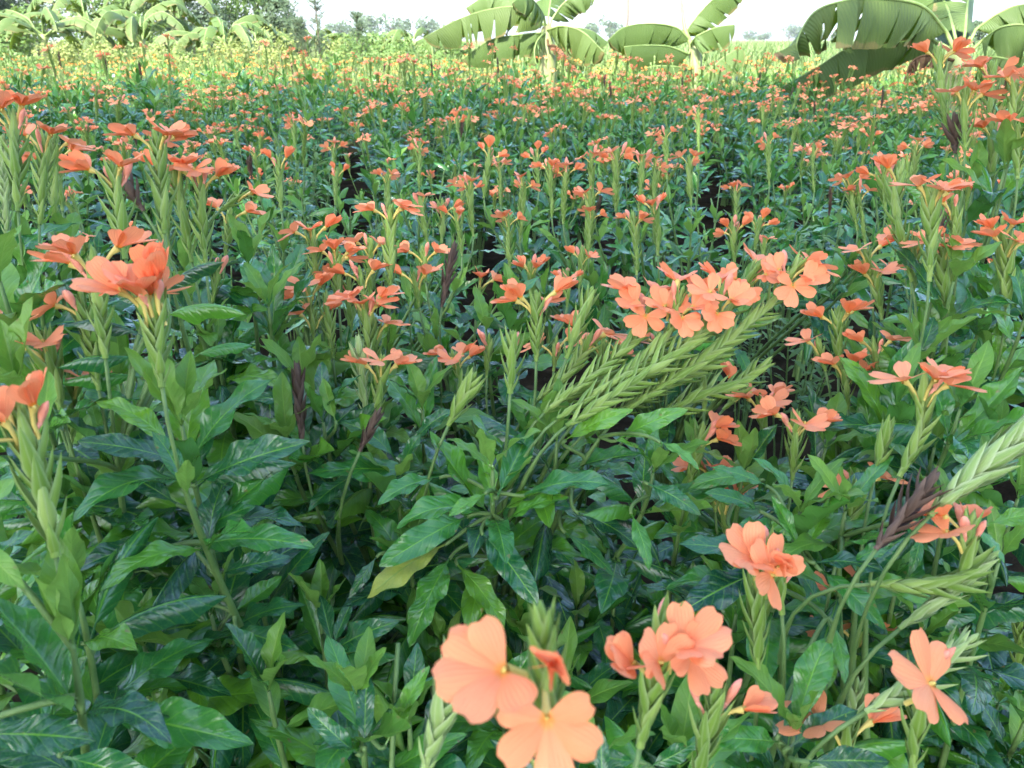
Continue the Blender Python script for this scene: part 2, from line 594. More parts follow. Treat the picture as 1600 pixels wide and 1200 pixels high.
def spike_layout(axis, r, thick=1.0, loose=0.0):
    """matrices of the bracts along a polyline (local coordinates, base first)"""
    acc = along(axis)
    L = acc[-1]
    fr0 = frames(axis)
    out = []
    pitch = 0.0058 * thick
    n = int((L - 0.012) / pitch)
    a_ref = fr0[0][1]
    spin = r.uniform(0, TAU)
    for k in range(n + 3):
        s = min(k * pitch, L - 0.018)
        p, t = at_len(axis, acc, s)
        a = (a_ref - t * a_ref.dot(t)).normalized()
        b = t.cross(a)
        f = k / max(1, n)
        sc = thick * (0.75 + 0.45 * min(1, f * 4)) * (1.0 if f < 0.7 else 1.0 - 0.30 * (f - 0.7) / 0.3) * r.uniform(0.72, 1.18)
        for side in (0, 1):
            w = spin + (k % 2) * math.pi / 2 + side * math.pi + r.uniform(-0.38, 0.38) + k * 0.05
            o = a * math.cos(w) + b * math.sin(w)
            tilt = r.uniform(-0.04, 0.16) + loose * r.uniform(0.1, 0.4) - (0.12 if f > 0.9 else 0)
            t2 = (t * math.cos(tilt) + o * math.sin(tilt)).normalized()
            o2 = (o - t2 * o.dot(t2)).normalized()
            x = o2.cross(t2)
            out.append(basis(p - o * 0.001, x * sc, o2 * sc, t2 * sc * 1.05))
    return out


def flower_mb(r, nu, nv, kind='open'):
    """limb fans out towards +Y; tube rises from the origin; size in metres"""
    mb = MB()
    rise = {'open': 0.72, 'flat': 0.42, 'cup': 0.98, 'half': 1.2}[kind]
    th = Vector((0, 0.0065, 0.0165))
    tube = [Vector((0, 0, -0.002)), Vector((0, 0.001, 0.006)), Vector((0, 0.0035, 0.012)), th - Vector((0, 0, 0.0006))]
    mb.tube(tube, [0.0012, 0.0011, 0.0013, 0.0026], 6, 1, False)
    spread = {'half': 0.5, 'open': 0.78, 'cup': 0.7}.get(kind, 1.0)
    for k, az in enumerate((-112, -56, 0, 56, 112)):
        az = rad(az * spread + r.uniform(-9, 9))
        L = (0.019, 0.0215, 0.0235, 0.0215, 0.019)[k] * r.uniform(0.92, 1.08)
        wmax = (0.0054, 0.0061, 0.0070, 0.0061, 0.0054)[k] * r.uniform(0.92, 1.08)
        rs = rise + r.uniform(-0.14, 0.14) + (0.10 if abs(k - 2) == 2 else 0)
        d = Vector((math.sin(az), math.cos(az), 0))
        s = Vector((math.cos(az), -math.sin(az), 0))
        notch, bow, wv, ph = r.uniform(0.0, 0.14), r.uniform(0.2, 0.9), r.uniform(0.05, 0.2), r.uniform(0, TAU)
        rows, uvs = [], []
        off = r.uniform(-0.0004, 0.0004) + (k % 2) * 0.0007
        for j in range(nv + 1):
            t = j / nv
            if t < 0.7:
                w = 0.0014 + (wmax - 0.0014) * math.sin(t / 0.7 * math.pi / 2) ** 1.3
            else:
                w = wmax * math.sqrt(max(0.0, 1 - ((t - 0.7) / 0.34) ** 2.2))
            e = rs - bow * t * 0.9
            row, ur = [], []
            for i in range(nu + 1):
                u = 2 * i / nu - 1
                tt = t - notch * (1 - abs(u)) * max(0, t - 0.75) * 4 * 0.5
                h = math.sin(rs) * tt * L - bow * 0.28 * L * tt * tt
                q = th + d * (math.cos(rs) * tt * L + 0.0008) + Vector((0, 0, h + off * t)) + s * (u * w)
                q += Vector((0, 0, 1)) * (-(u * u) * w * 0.16 + wv * w * math.sin(3.2 * u + ph) * t + wv * 0.5 * w * math.sin(9 * t + ph) * u * u)
                row.append(q)
                ur.append((i / nu, t))
            rows.append(row[::-1])
            uvs.append(ur)
        mb.grid(rows, uvs, 0)
    # stamens in the throat
    mb.tube([th - Vector((0, 0, 0.002)), th + Vector((0, -0.0004, 0.0018))], [0.0011, 0.0007], 5, 1)
    return mb


def bud_mb(r, n=6):
    mb = MB()
    L = r.uniform(0.013, 0.021)
    w = r.uniform(0.0026, 0.0046)
    pts, rr = [], []
    for i in range(n + 1):
        t = i / n
        pts.append(Vector((0, 0.004 + 0.004 * t * t, 0.004 + L * t)))
        rr.append(max(0.0003, w * math.sin(min(1.0, 0.12 + t * 0.86) * math.pi) ** 0.7 * (0.45 + 0.75 * t)))
    mb.tube(pts, rr, 7)
    mb.tube([Vector((0, 0, -0.002)), pts[0] + Vector((0, 0, 0.002))], [0.001, 0.0014], 5)
    return mb


FK = ['open', 'flat', 'open', 'cup', 'open', 'cup', 'flat', 'half']
FLOWER = {}
for res, (nu, nv) in {'hi': (8, 10), 'mid': (4, 5), 'lo': (2, 3)}.items():
    FLOWER[res] = []
    for k, kd in enumerate(FK):
        mb = flower_mb(random.Random(70 + k), nu, nv, kd)
        FLOWER[res].append((mb.mesh('flower', [M['petal'], M['tube']]), mb))
BUD = []
for k in range(4):
    mb = bud_mb(random.Random(120 + k))
    BUD.append((mb.mesh('bud', [M['bud']]), mb))

# straight spikes shared by the rows farther off
SPIKE = []


def head_frames(axis, up_from_tip, angs, r, tilt=0.5):
    """where flowers sit: matrices on a ring below the spike's tip; angs are world azimuths in degrees (0 = +X, 90 = +Y)"""
    acc = along(axis)
    out = []
    for k, a in enumerate(angs):
        s = acc[-1] - up_from_tip + r.uniform(-0.006, 0.004)
        p, t = at_len(axis, acc, s)
        w = Vector((math.cos(rad(a)), math.sin(rad(a)), 0))
        o = (w - t * w.dot(t))
        o = o.normalized() if o.length > 1e-4 else t.orthogonal().normalized()
        # flowers stay roughly level even on a leaning spike
        zz = (t * 0.55 + Vector((0, 0, 1)) * 0.45).normalized()
        lean = tilt * r.uniform(0.3, 1.0)
        z2 = (zz * math.cos(lean) + o * math.sin(lean)).normalized()
        y2 = (o - z2 * o.dot(z2)).normalized()
        x2 = y2.cross(z2)
        out.append(basis(p + o * 0.0035, x2, y2, z2))
    return out


for k in range(8):
    r = random.Random(300 + k)
    L = r.uniform(0.055, 0.12)
    bend = r.uniform(-0.15, 0.15)
    axis = [Vector((bend * L * t * t, 0.02 * math.sin(3 * t) * L, L * t)) for t in [i / 6 for i in range(7)]]
    lay = spike_layout(axis, r, r.uniform(0.72, 0.92), 0.15)
    body, low = MB(), MB()
    for i, mm in enumerate(lay):
        body.add(BRL[i % 4], mm)
        if i % 2 == 0:
            low.add(BRL[i % 4], mm @ Matrix.Scale(1.35, 4))
    core = MB()
    core.tube(axis, [0.0022] * 6 + [0.0006], 5)
    body.add(core, Matrix.Identity(4))
    heads = []
    nfl = r.choice([1, 2, 3, 3, 4, 4])
    base_a = r.uniform(0, 360)
    angs = [base_a + 360 / nfl * i + r.uniform(-25, 25) for i in range(nfl)]
    fm = head_frames(axis, 0.021, angs, r, 0.6)
    head, head_lo = MB(), MB()
    lst = []
    for i, mm in enumerate(fm):
        j = r.randrange(8)
        sc = r.uniform(0.8, 1.0)
        mm = mm @ Matrix.Scale(sc, 4)
        lst.append((j, mm))
        head.add(FLOWER['mid'][j][1], mm)
        head_lo.add(FLOWER['lo'][j][1], mm @ Matrix.Scale(1.1, 4))
    buds = [(r.randrange(4), mm) for mm in head_frames(axis, 0.016, [r.uniform(0, 360) for _ in range(r.choice([0, 1, 1, 2]))], r, 0.2)]
    for j, mm in buds:
        head.add(BUD[j][1], mm)
    hm = head.mesh('flower_head', [M['petal'], M['tube']])
    SPIKE.append({'L': L, 'body': body.mesh('spike', [M['bract']]), 'dry': body.mesh('dry_spike', [M['bract_dry']]), 'low': low, 'flowers': lst, 'buds': buds, 'head': hm, 'head_lo': head_lo})


# ------------------------------------------------------------------ shoots
def shoot_curve(root, base, axisdir, lean=0.12):
    h = base.z - root.z
    p1 = root + Vector(((base.x - root.x) * 0.15, (base.y - root.y) * 0.15, h * 0.5))
    p2 = base - axisdir * min(lean, h * 0.45)
    return bez(root, p1, p2, base, 16)


def stem_mb(pts, acc, ped, r0=0.0052):
    mb = MB()
    L = acc[-1]
    rr = []
    for s in acc:
        t = s / L
        rr.append(max(0.00135, r0 * (1 - 0.6 * t)) if s < L - ped else 0.00145)
    mb.tube(pts, rr, 6)
    return mb


def whorls(pts, acc, top, r, res_fn, size=0.095, nodes=5, gap=0.05, per=4, young=True, zmin=0.12):
    """leaf whorls from arc length `top` downwards: list of (variant, tone, matrix)"""
    out = []
    s = top
    az0 = r.uniform(0, TAU)
    for k in range(nodes):
        p, t = at_len(pts, acc, s)
        if p.z < zmin:
            break
        f = k / max(1, nodes - 1)
        m = per if k else max(2, per - 1)
        az0 += rad(45) + r.uniform(-0.3, 0.3)
        a = t.orthogonal().normalized()
        b = t.cross(a)
        for i in range(m):
            if r.random() < 0.08:
                continue
            az = az0 + TAU * i / m + r.uniform(-0.3, 0.3)
            o = a * math.cos(az) + b * math.sin(az)
            if k == 0 and young:
                el, st, L, tone = r.uniform(0.6, 1.15), ('up', 'flat'), size * r.uniform(0.45, 0.7), ('young' if r.random() < 0.75 else 'leaf')
            elif k == 1:
                el, st, L, tone = r.uniform(0.3, 0.8), ('flat', 'arch', 'curl', 'up'), size * r.uniform(0.75, 1.0), ('young' if r.random() < 0.12 else 'leaf')
            else:
                el, st, L, tone = r.uniform(-0.25, 0.5), ('flat', 'arch', 'hang', 'curl'), size * r.uniform(0.8, 1.15), 'leaf'
            tt = (t * 0.5 + Vector((0, 0, 1)) * 0.5).normalized()
            d = (o * math.cos(el) + tt * math.sin(el)).normalized()
            up = (tt * math.cos(el) - o * math.sin(el) + b * r.uniform(-0.25, 0.25)).normalized()
            out.append((pick_leaf(res_fn(p), st, r), tone, leaf_mtx(p, d, up, L)))
        s -= gap * r.uniform(0.8, 1.3) * (1 + 0.25 * k)
        if s < 0.05:
            break
    return out


# ------------------------------------------------------------------ the setting
def build_ground():
    mb = MB()
    xs = [-900, -300, -100, -40, -20, -10, -6, -4, -3, -2, -1.5, -1, -0.5, 0, 0.5, 1, 1.5, 2, 3, 4, 6, 10, 20, 40, 100, 300, 900]
    ys = [-60, -20, -8, -3, -1, 0, 0.4, 0.8, 1.2, 1.6, 2, 2.5, 3, 4, 5, 6, 8, 10, 14, 20, 40, 100, 300, 1400]
    r = random.Random(3)
    rows = [[Vector((x, y, r.uniform(-0.02, 0.015) if abs(x) < 12 and y < 20 else 0)) for x in xs] for y in ys]
    mb.grid(rows, [[(0, 0)] * len(xs) for _ in ys])
    tag(new_obj('ground', mb.mesh('ground', [M['ground']])), 'brown field soil under the flowering bushes and meadow', 'ground', None, 'structure')


build_ground()


def leafy_crown(center, radii, n, size, mat, seed, lumps=7, flat=0.0, name='crown', cut=0.45):
    """many leaf-sized blades in uneven lumps"""
    rg = np.random.default_rng(seed)
    lc = rg.normal(size=(lumps, 3))
    lc /= np.linalg.norm(lc, axis=1)[:, None]
    lc *= rg.uniform(0.35, 0.8, (lumps, 1))
    lr = rg.uniform(0.35, 0.6, lumps)
    which = rg.integers(0, lumps, n)
    d = rg.normal(size=(n, 3))
    d /= np.linalg.norm(d, axis=1)[:, None]
    rr = rg.uniform(cut, 1.0, (n, 1)) ** 0.5
    pts = (lc[which] + d * lr[which][:, None] * rr) * np.array(radii) + np.array(center)
    nrm = d + rg.normal(scale=0.6, size=(n, 3)) + np.array([0, 0, 0.3])
    nrm /= np.linalg.norm(nrm, axis=1)[:, None]
    t = np.cross(nrm, rg.normal(size=(n, 3)))
    t /= np.linalg.norm(t, axis=1)[:, None]
    b = np.cross(nrm, t)
    L = (size * rg.uniform(0.6, 1.3, n))[:, None]
    W = L * 0.42
    bend = nrm * L * rg.uniform(-0.25, 0.1, (n, 1))
    v = np.stack([pts - t * L * 0.5, pts + b * W * 0.5 + bend * 0.2, pts + t * L * 0.5 + bend, pts - b * W * 0.5 + bend * 0.2], 1).reshape(-1, 3)
    me = bpy.data.meshes.new(name)
    me.vertices.add(4 * n)
    me.vertices.foreach_set('co', v.astype(np.float32).ravel())
    me.loops.add(4 * n)
    me.loops.foreach_set('vertex_index', np.arange(4 * n, dtype=np.int32))
    me.polygons.add(n)
    me.polygons.foreach_set('loop_start', np.arange(0, 4 * n, 4, dtype=np.int32))
    me.update(calc_edges=True)
    me.validate()
    me.materials.append(mat)
    return me


def tree(name, root, height, crown_r, n, size, mat, label, seed, group=None, trunk_r=0.25, crown_low=0.35, cat='tree', limbs=6, cut=0.45, lumps=7):
    r = random.Random(seed)
    e = new_obj(name, None)
    e.location = root
    tag(e, label, cat, group)
    mb = MB()
    top = Vector((r.uniform(-.05, .05) * height, r.uniform(-.05, .05) * height, height * 0.8))
    pts = bez(Vector((0, 0, -0.05)), Vector((0, 0, height * 0.25)), top * 0.7, top, 10)
    mb.tube(pts, [trunk_r * (1 - 0.85 * i / 10) for i in range(11)], 8)
    czz = height * (crown_low + 1) / 2
    rz = height * (1 - crown_low) / 2
    for k in range(limbs):
        s = pts[3 + k % 6]
        w = TAU * k / limbs + r.uniform(-.3, .3)
        end = Vector((math.cos(w) * crown_r * 0.75, math.sin(w) * crown_r * 0.75, czz + r.uniform(-.3, .6) * rz))
        q = bez(s, s.lerp(end, 0.3) + Vector((0, 0, 0.08 * height)), s.lerp(end, 0.7), end, 6)
        mb.tube(q, [trunk_r * 0.4 * (1 - 0.85 * i / 6) for i in range(7)], 6)
    new_obj('trunk', mb.mesh('trunk', [M['bark']]), e)
    new_obj('crown', leafy_crown((0, 0, czz), (crown_r, crown_r, rz), n, size, mat, seed, lumps, cut=cut), e)
    return e


# shade trees on the field's edge: they stand behind the camera and throw the shade on the near rows
for k, (x, y, h, cr) in enumerate([(-15.0, -7.4, 18.6, 4.4), (-9.8, -7.4, 19.2, 4.5), (-4.4, -7.7, 18.4, 4.5), (0.8, -7.9, 17.4, 4.4), (6.0, -8.1, 16.8, 4.4)]):
    tree('shade_tree', (x, y, 0), h, cr, 11000, 0.42, M['crown_dark'],
         ['broad dark shade tree at the far end of the tree row', 'tallest dark shade tree of the row edging the field', 'dense dark shade tree between the tallest tree and a shorter one',
          'dense dark shade tree beside the shortest tree of the row', 'shortest dark shade tree at the other end of the tree row'][k], 60 + k, 'shade trees edging the field', 0.3, 0.28, lumps=14, cut=0.1)


# ------------------------------------------------------------------ near bushes, each stem and leaf laid out from the photograph
GROUND0 = 0.0
CAMP = Vector((0, 0, CAMH))


def near_res(p):
    return 'hi' if (p - CAMP).length < 1.15 else 'mid'


class Bush:
    def __init__(self, x, y, label):
        self.root = Vector((x, y, GROUND0))
        self.label = label
        self.curves, self.spikes, self.leaves, self.blooms = [], [], [], []
        self.r = random.Random(int(abs(x * 1000) + abs(y * 7000)))

    def start(self):
        r = self.r
        return self.root + Vector((r.uniform(-.035, .035), r.uniform(-.035, .035), 0))

    def shoot(self, tip, ped=0.0, axis=Vector((0, 0, 1)), nodes=5, per=5, size=0.1, young=True, gap=0.043, lean=0.12, leaves=True):
        pts = shoot_curve(self.start(), tip, axis, lean)
        acc = along(pts)
        self.curves.append((pts, acc, ped))
        if leaves:
            self.leaves += whorls(pts, acc, acc[-1] - ped, self.r, near_res, size * 1.04, nodes + 1, gap, per, young)

    def spike(self, px, d, angs, ped=0.09, mat='bract', thick=1.0, buds=1, loose=0.0, nodes=4, size=0.09, tip=0.02, fsize=1.0, young=True, lean=0.15, leaves=True, per=4, flat=False):
        """px: pixels from the spike's base up to the ring of flowers, d: view depth of each (or one)"""
        ds = d if isinstance(d, (list, tuple)) else [d] * len(px)
        w = [P(x, y, dd) for (x, y), dd in zip(px, ds)]
        w.append(w[-1] + (w[-1] - w[-2]).normalized() * tip)
        axis = catmull(w, 5) if len(w) > 2 else [w[0].lerp(w[1], i / 6) for i in range(7)]
        self.spikes.append((axis, list(angs), mat, thick, buds, loose, fsize, (w[-1] - CAMP).length, flat))
        if ped is not None:
            self.shoot(w[0] + (w[1] - w[0]).normalized() * 0.006, ped, (w[1] - w[0]).normalized(), nodes, per, size, young, 0.043, lean, leaves)

    def leaf(self, b, t, d1, d2=None, st=('flat', 'arch'), up=(0, -0.45, 1), tone='leaf', k=None):
        d2 = d1 if d2 is None else d2
        base, tp = P(*b, d1), P(*t, d2)
        v = pick_leaf('hi', st, self.r) if k is None else LEAF['hi'][k]
        self.leaves.append((v, tone, leaf_chord_mtx(base, tp, v, Vector(up))))
        # a short leaf stalk back to the closest stem of this bush
        best = None
        for pts, acc, ped in self.curves:
            for i, q in enumerate(pts):
                if acc[i] < acc[-1] - ped * 0.8:
                    dd = (q - base).length + max(0, q.z - base.z) * 0.6
                    if best is None or dd < best[0]:
                        best = (dd, q)
        if best and best[0] > 0.008:
            q = best[1]
            d = (base - tp).normalized()
            L = (q - base).length
            pts = bez(q, q.lerp(base, 0.35) + Vector((0, 0, 0.1 * L)), base + d * L * 0.25, base + (tp - base) * 0.04, 8)
            self.curves.append((pts, along(pts), 99.0))

    def flower(self, px, d, ang, face=35, scale=1.15, k=None):
        """one bloom on the last spike: throat pixel, direction its fan opens to (degrees in the picture), how far it turns from facing up to facing the viewer"""
        Rr, Uu = Vector((1, 0, 0)), Vector((0, math.sin(PITCH), math.cos(PITCH)))
        Bk = Vector((0, -math.cos(PITCH), math.sin(PITCH)))
        y = Rr * math.cos(rad(ang)) + Uu * math.sin(rad(ang)) + Bk * 0.15
        y.normalize()
        z = Uu * math.cos(rad(face)) + Bk * math.sin(rad(face))
        z = (z - y * z.dot(y)).normalized()
        x = y.cross(z)
        ax = self.spikes[-1][0]
        ring, t = at_len(ax, along(ax), along(ax)[-1] - 0.022)
        mm = basis(ring + (y - t * y.dot(t)) * 0.006 - t * self.r.uniform(-.002, .013), x * scale, y * scale, z * scale)
        self.blooms.append((len(self.spikes) - 1, mm, self.r.choice([0, 2, 3, 4, 5]) if k is None else k))

    def build(self):
        e = new_obj('crossandra_bush', None)
        e.location = self.root
        inv = Matrix.Translation(-self.root)
        tag(e, self.label, 'flowering bush', 'crossandra bushes standing around the viewer')
        for pts, acc, ped in self.curves:
            loc = [p - self.root for p in pts]
            mb = MB()
            if ped > 50:
                mb.tube(loc, [0.0021 - 0.0006 * i / len(loc) for i in range(len(loc))], 6)
            else:
                mb = stem_mb(loc, acc, ped)
            new_obj('stem', mb.mesh('stem', [M['stem']]), e)
        for v, tone, mm in self.leaves:
            new_obj('leaf', v[tone], e, inv @ mm)
        for si, (axis, angs, mat, thick, buds, loose, fsize, dist, flat) in enumerate(self.spikes):
            r = self.r
            base = axis[0]
            loc = [p - base for p in axis]
            lay = spike_layout(loc, r, thick * 0.84, loose + 0.15)
            core = MB()
            core.tube(loc, [0.0021 * thick] * (len(loc) - 1) + [0.0005], 6)
            near = dist < 0.66
            if not near:
                for i, mm in enumerate(lay):
                    core.add(BR[i % 4], mm)
            sp = new_obj('flower_spike', core.mesh('flower_spike', [M[mat]]), e, Matrix.Translation(base - self.root))
            if mat == 'bract_dry':
                sp['label'] = 'dried brown flower spike'
            elif mat == 'bract_pale':
                sp['label'] = 'pale faded flower spike'
            if near:
                for i, mm in enumerate(lay):
                    new_obj('bract', BRM[mat][r.randrange(4)], sp, mm)
            fl = FLOWER['hi' if dist < 0.95 else 'mid']
            for k, mm in enumerate(head_frames(loc, 0.021, angs, r, 0.35 if flat else 0.6)):
                j = r.choice([0, 1, 2, 4, 6]) if flat else r.randrange(7)
                new_obj('flower', fl[j][0], sp, mm @ Matrix.Scale(fsize * r.uniform(1.02, 1.2), 4))
            for bi, mm, k in self.blooms:
                if bi == si:
                    new_obj('flower', FLOWER['hi'][k][0], sp, Matrix.Translation(-base) @ mm)
            for mm in head_frames(loc, 0.017, [r.uniform(0, 360) for _ in range(buds)], r, 0.25):
                new_obj('bud', BUD[r.randrange(4)][0], sp, mm)
        return e


bushes = []


def bush(x, y, label):
    b = Bush(x, y, label)
    bushes.append(b)
    return b


# --- bush with the thick leaning spike over the blue-green lower leaves
b = bush(-0.34, 0.40, 'crossandra bush with one thick leaning spike and broad wavy blue-green lower leaves')
b.spike([(88, 870), (65, 770), (42, 678)], 0.40, [150], ped=0.06, thick=1.3, buds=1, fsize=1.0, nodes=4, flat=True)
b.flower((34, 680), .39, 168, 30, .95)
b.flower((56, 680), .385, 12, 25, 1.0)
b.flower((40, 684), .38, 240, 45, .85)
b.shoot(P(120, 930, 0.47), nodes=4)
b.shoot(P(60, 1000, 0.5), nodes=4, size=0.1)
b.shoot(P(-60, 900, 0.45), nodes=4)
b.leaf((-60, 1150), (150, 1158), 0.40, 0.42, ('flat',))
b.leaf((130, 1005), (25, 1038), 0.50, 0.47)
b.leaf((150, 1010), (85, 1120), 0.5, 0.5, ('hang',))
b.leaf((20, 950), (90, 850), 0.46, 0.48, ('flat', 'up'))
b.leaf((-30, 900), (55, 830), 0.44)
b.leaf((-40, 830), (40, 920), 0.38, 0.37, ('flat',), tone='young')
b.leaf((30, 1080), (-40, 1010), 0.48)
b.leaf((90, 1180), (260, 1230), 0.43)

# --- bush with the tallest wide fan of flowers
b = bush(-0.235, 0.60, 'crossandra bush with the widest fan of salmon flowers on a thin bare flower stalk')
b.spike([(253, 605), (246, 540), (240, 480)], 0.50, [100, 275], ped=0.085, thick=1.25, buds=2, nodes=1, per=3, flat=True)
b.flower((224, 482), .49, 160, 25, 1.3)
b.flower((218, 488), .485, 192, 40, 1.2)
b.flower((266, 484), .49, 20, 20, 1.3)
b.flower((258, 480), .50, 28, 12, 1.15, 3)
b.flower((230, 480), .50, 150, 12, 1.15, 3)
b.shoot(P(284, 665, 0.56), nodes=6, size=0.10, gap=0.05)
b.shoot(P(330, 960, 0.62), nodes=3)
b.shoot(P(225, 1010, 0.6), nodes=3)
b.shoot(P(400, 900, 0.66), nodes=4)
for a_ in [((300, 760), (486, 690), .57, .55, ('flat',)), ((292, 730), (428, 592), .58, .60, ('arch', 'flat')), ((290, 740), (335, 562), .58, .64, ('up', 'flat')),
           ((270, 700), (150, 628), .56, .55, ('arch',)), ((275, 720), (120, 690), .56, .52, ('arch', 'flat')), ((300, 835), (428, 735), .58, .58, ('flat', 'up')),
           ((305, 855), (492, 856), .57, .53, ('flat',)), ((272, 852), (112, 895), .56, .52, ('flat',)), ((288, 850), (400, 790), .56, .58, ('up', 'flat')),
           ((330, 945), (200, 970), .6, .55, ('flat', 'arch')), ((370, 985), (468, 1015), .6, .56, ('hang', 'flat')), ((300, 1010), (318, 1135), .62, .58, ('hang',)),
           ((225, 1075), (224, 1210), .58, .55, ('hang',)), ((330, 900), (455, 870), .6, .62, ('flat',)), ((280, 790), (190, 740), .58, .60, ('flat',)),
           ((360, 960), (440, 900), .63, .66, ('flat', 'up'))]:
    b.leaf(a_[0], a_[1], a_[2], a_[3], a_[4])

# --- bush with curled, glossy leaves
b = bush(-0.40, 0.64, 'crossandra bush with rolled glossy leaves and several flower heads at different heights')
b.spike([(165, 560), (150, 430)], 0.55, [178, 20, 240], thick=1.1, buds=1, nodes=2, flat=True)
b.spike([(155, 610), (132, 490)], 0.58, [190], thick=1.0, buds=2, nodes=2)
b.spike([(95, 640), (75, 555)], 0.58, [180, 300], thick=1.2, buds=3, nodes=3)
b.spike([(70, 600), (38, 522)], 0.62, [185], thick=0.9, buds=0, nodes=2, flat=True)
b.spike([(110, 700), (112, 618)], 0.62, [200, 330], thick=0.9, buds=1, nodes=2)
for a_ in [((250, 470), (350, 410), .58, .56), ((255, 500), (385, 492), .57, .55), ((220, 560), (90, 575), .57, .55), ((230, 530), (105, 508), .57, .56), ((262, 470), (225, 400), .6, .62), ((300, 560), (395, 540), .6, .62), ((225, 590), (95, 600), .6, .58)]:
    b.leaf(a_[0], a_[1], a_[2], a_[3], ('curl',), up=(0, -0.2, 1))
b.leaf((60, 690), (75, 580), .5, .52, ('up',), tone='young', up=(0, -1, .3))
b.shoot(P(30, 620, 0.55), nodes=4)
b.shoot(P(190, 600, 0.62), nodes=4)
b.shoot(P(0, 440, .6), nodes=4)

# --- tall bush carrying upright spikes in a bunch
b = bush(-0.35, 0.90, 'tall crossandra bush with a bunch of long upright spikes and a dried brown one')
b.spike([(196, 405), (180, 290)], 0.65, [185, 200, 320], thick=1.25, buds=3, nodes=1, leaves=False)
b.spike([(257, 365), (246, 235)], 0.68, [215, 318, 90, 60], thick=1.2, buds=1, nodes=1, leaves=False)
b.spike([(300, 410), (275, 285)], 0.76, [180, 320], thick=1.1, buds=1, nodes=3)
b.spike([(322, 420), (313, 292)], 0.76, [350, 190, 280], thick=1.15, buds=2, nodes=3)
b.spike([(262, 420), (260, 330)], 0.80, [], thick=1.0, buds=0, nodes=2)
b.spike([(342, 330), (368, 312)], 0.85, [350], thick=0.8, buds=0, nodes=2)
b.spike([(352, 400), (358, 348)], 0.9, [180, 10], thick=0.9, buds=0)
b.spike([(225, 330), (195, 285)], .72, [], mat='bract_dry', thick=1.0, buds=0, leaves=False, loose=.4)
b.spike([(330, 480), (340, 428)], .8, [], thick=.7, buds=3)
b.shoot(P(300, 470, 0.8), nodes=4)
b.shoot(P(390, 420, .85), nodes=5)
b.shoot(P(420, 480, .8), nodes=4)

# --- bush with pale heads
b = bush(-0.60, 0.95, 'tall crossandra bush with faded pink heads and narrow pale green spikes')
b.spike([(28, 330), (22, 200)], 0.74, [200, 340, 270], thick=1.2, buds=1, nodes=2, flat=True)
b.spike([(62, 350), (68, 240)], 0.8, [180, 330], thick=1.1, buds=1, nodes=3)
b.spike([(85, 345), (82, 235)], .86, [20], thick=1.1, buds=1, nodes=2)
b.spike([(10, 370), (5, 240)], .8, [180], mat='bract_pale', thick=1.0, buds=1, nodes=3)
b.spike([(98, 330), (88, 258)], .9, [10, 190], thick=.9, buds=0)
b.shoot(P(50, 400, .85), nodes=5)
b.shoot(P(-20, 380, .8), nodes=5)
b.shoot(P(110, 390, .9), nodes=5)

# --- bush that leans over, with the yellowing leaf and the combed spikes
b = bush(-0.05, 0.72, 'crossandra bush leaning over, with one yellowing spotted leaf and a sheaf of slanting spikes')
SH = [([(850, 645), (940, 575), (1000, 520), (1012, 488)], [.69, .71, .73, .73], [178, 60, -1]),
      ([(870, 655), (970, 590), (1040, 530), (1058, 478)], [.67, .69, .71, .71], [90, 30, -1]),
      ([(885, 665), (1000, 590), (1095, 520), (1125, 470)], [.66, .68, .70, .70], [100, -1, -1]),
      ([(920, 640), (1030, 570), (1130, 495), (1172, 432)], [.70, .72, .74, .74], [60, -1, -1]),
      ([(980, 640), (1100, 560), (1195, 485), (1235, 428)], [.69, .71, .73, .73], [0, 30, -1]),
      ([(860, 640), (930, 600), (980, 585), (1010, 560)], [.74, .75, .76, .77], []),
      ([(930, 665), (1040, 600), (1110, 565), (1140, 540)], [.71, .72, .73, .74], []),
      ([(840, 625), (880, 590), (905, 560), (915, 545)], [.76, .77, .78, .78], [170, 20]),
      ([(1000, 670), (1090, 620), (1150, 600), (1180, 580)], [.74, .74, .75, .75], [])]
for px, d, angs in SH:
    b.spike(px, d, [a_ for a_ in angs if a_ >= 0], ped=0.05, thick=1.05, buds=1 if angs else 0, nodes=1, per=3, lean=0.10, flat=True, loose=.5, leaves=False, fsize=1.1)
    if len(angs) > 2:
        for a_, f_ in ((195, 50), (262, 62), (345, 50)):
            b.flower((0, 0), 0, a_ + b.r.uniform(-15, 15), f_, b.r.uniform(.9, 1.08), b.r.choice([0, 1, 6, 4]))
b.spike([(885, 560), (915, 478)], .72, [], thick=1.1, buds=0, nodes=2)
b.spike([(838, 565), (838, 485)], .74, [175, 200, 10, 60], thick=1.05, buds=1, nodes=2)
b.spike([(797, 615), (800, 552)], .66, [], thick=1.25, buds=1, nodes=2, ped=.11)
b.spike([(700, 665), (728, 612)], .68, [], thick=1.1, buds=0, nodes=2, ped=.11, loose=.2)
b.shoot(P(770, 735, .66), nodes=4, size=.1)
b.shoot(P(870, 690, .70), nodes=4, size=.095)
b.shoot(P(1020, 740, .68), nodes=4, size=.095)
b.shoot(P(620, 760, .74), nodes=4, size=.095)
b.shoot(P(640, 860, .70), nodes=3, size=.09)
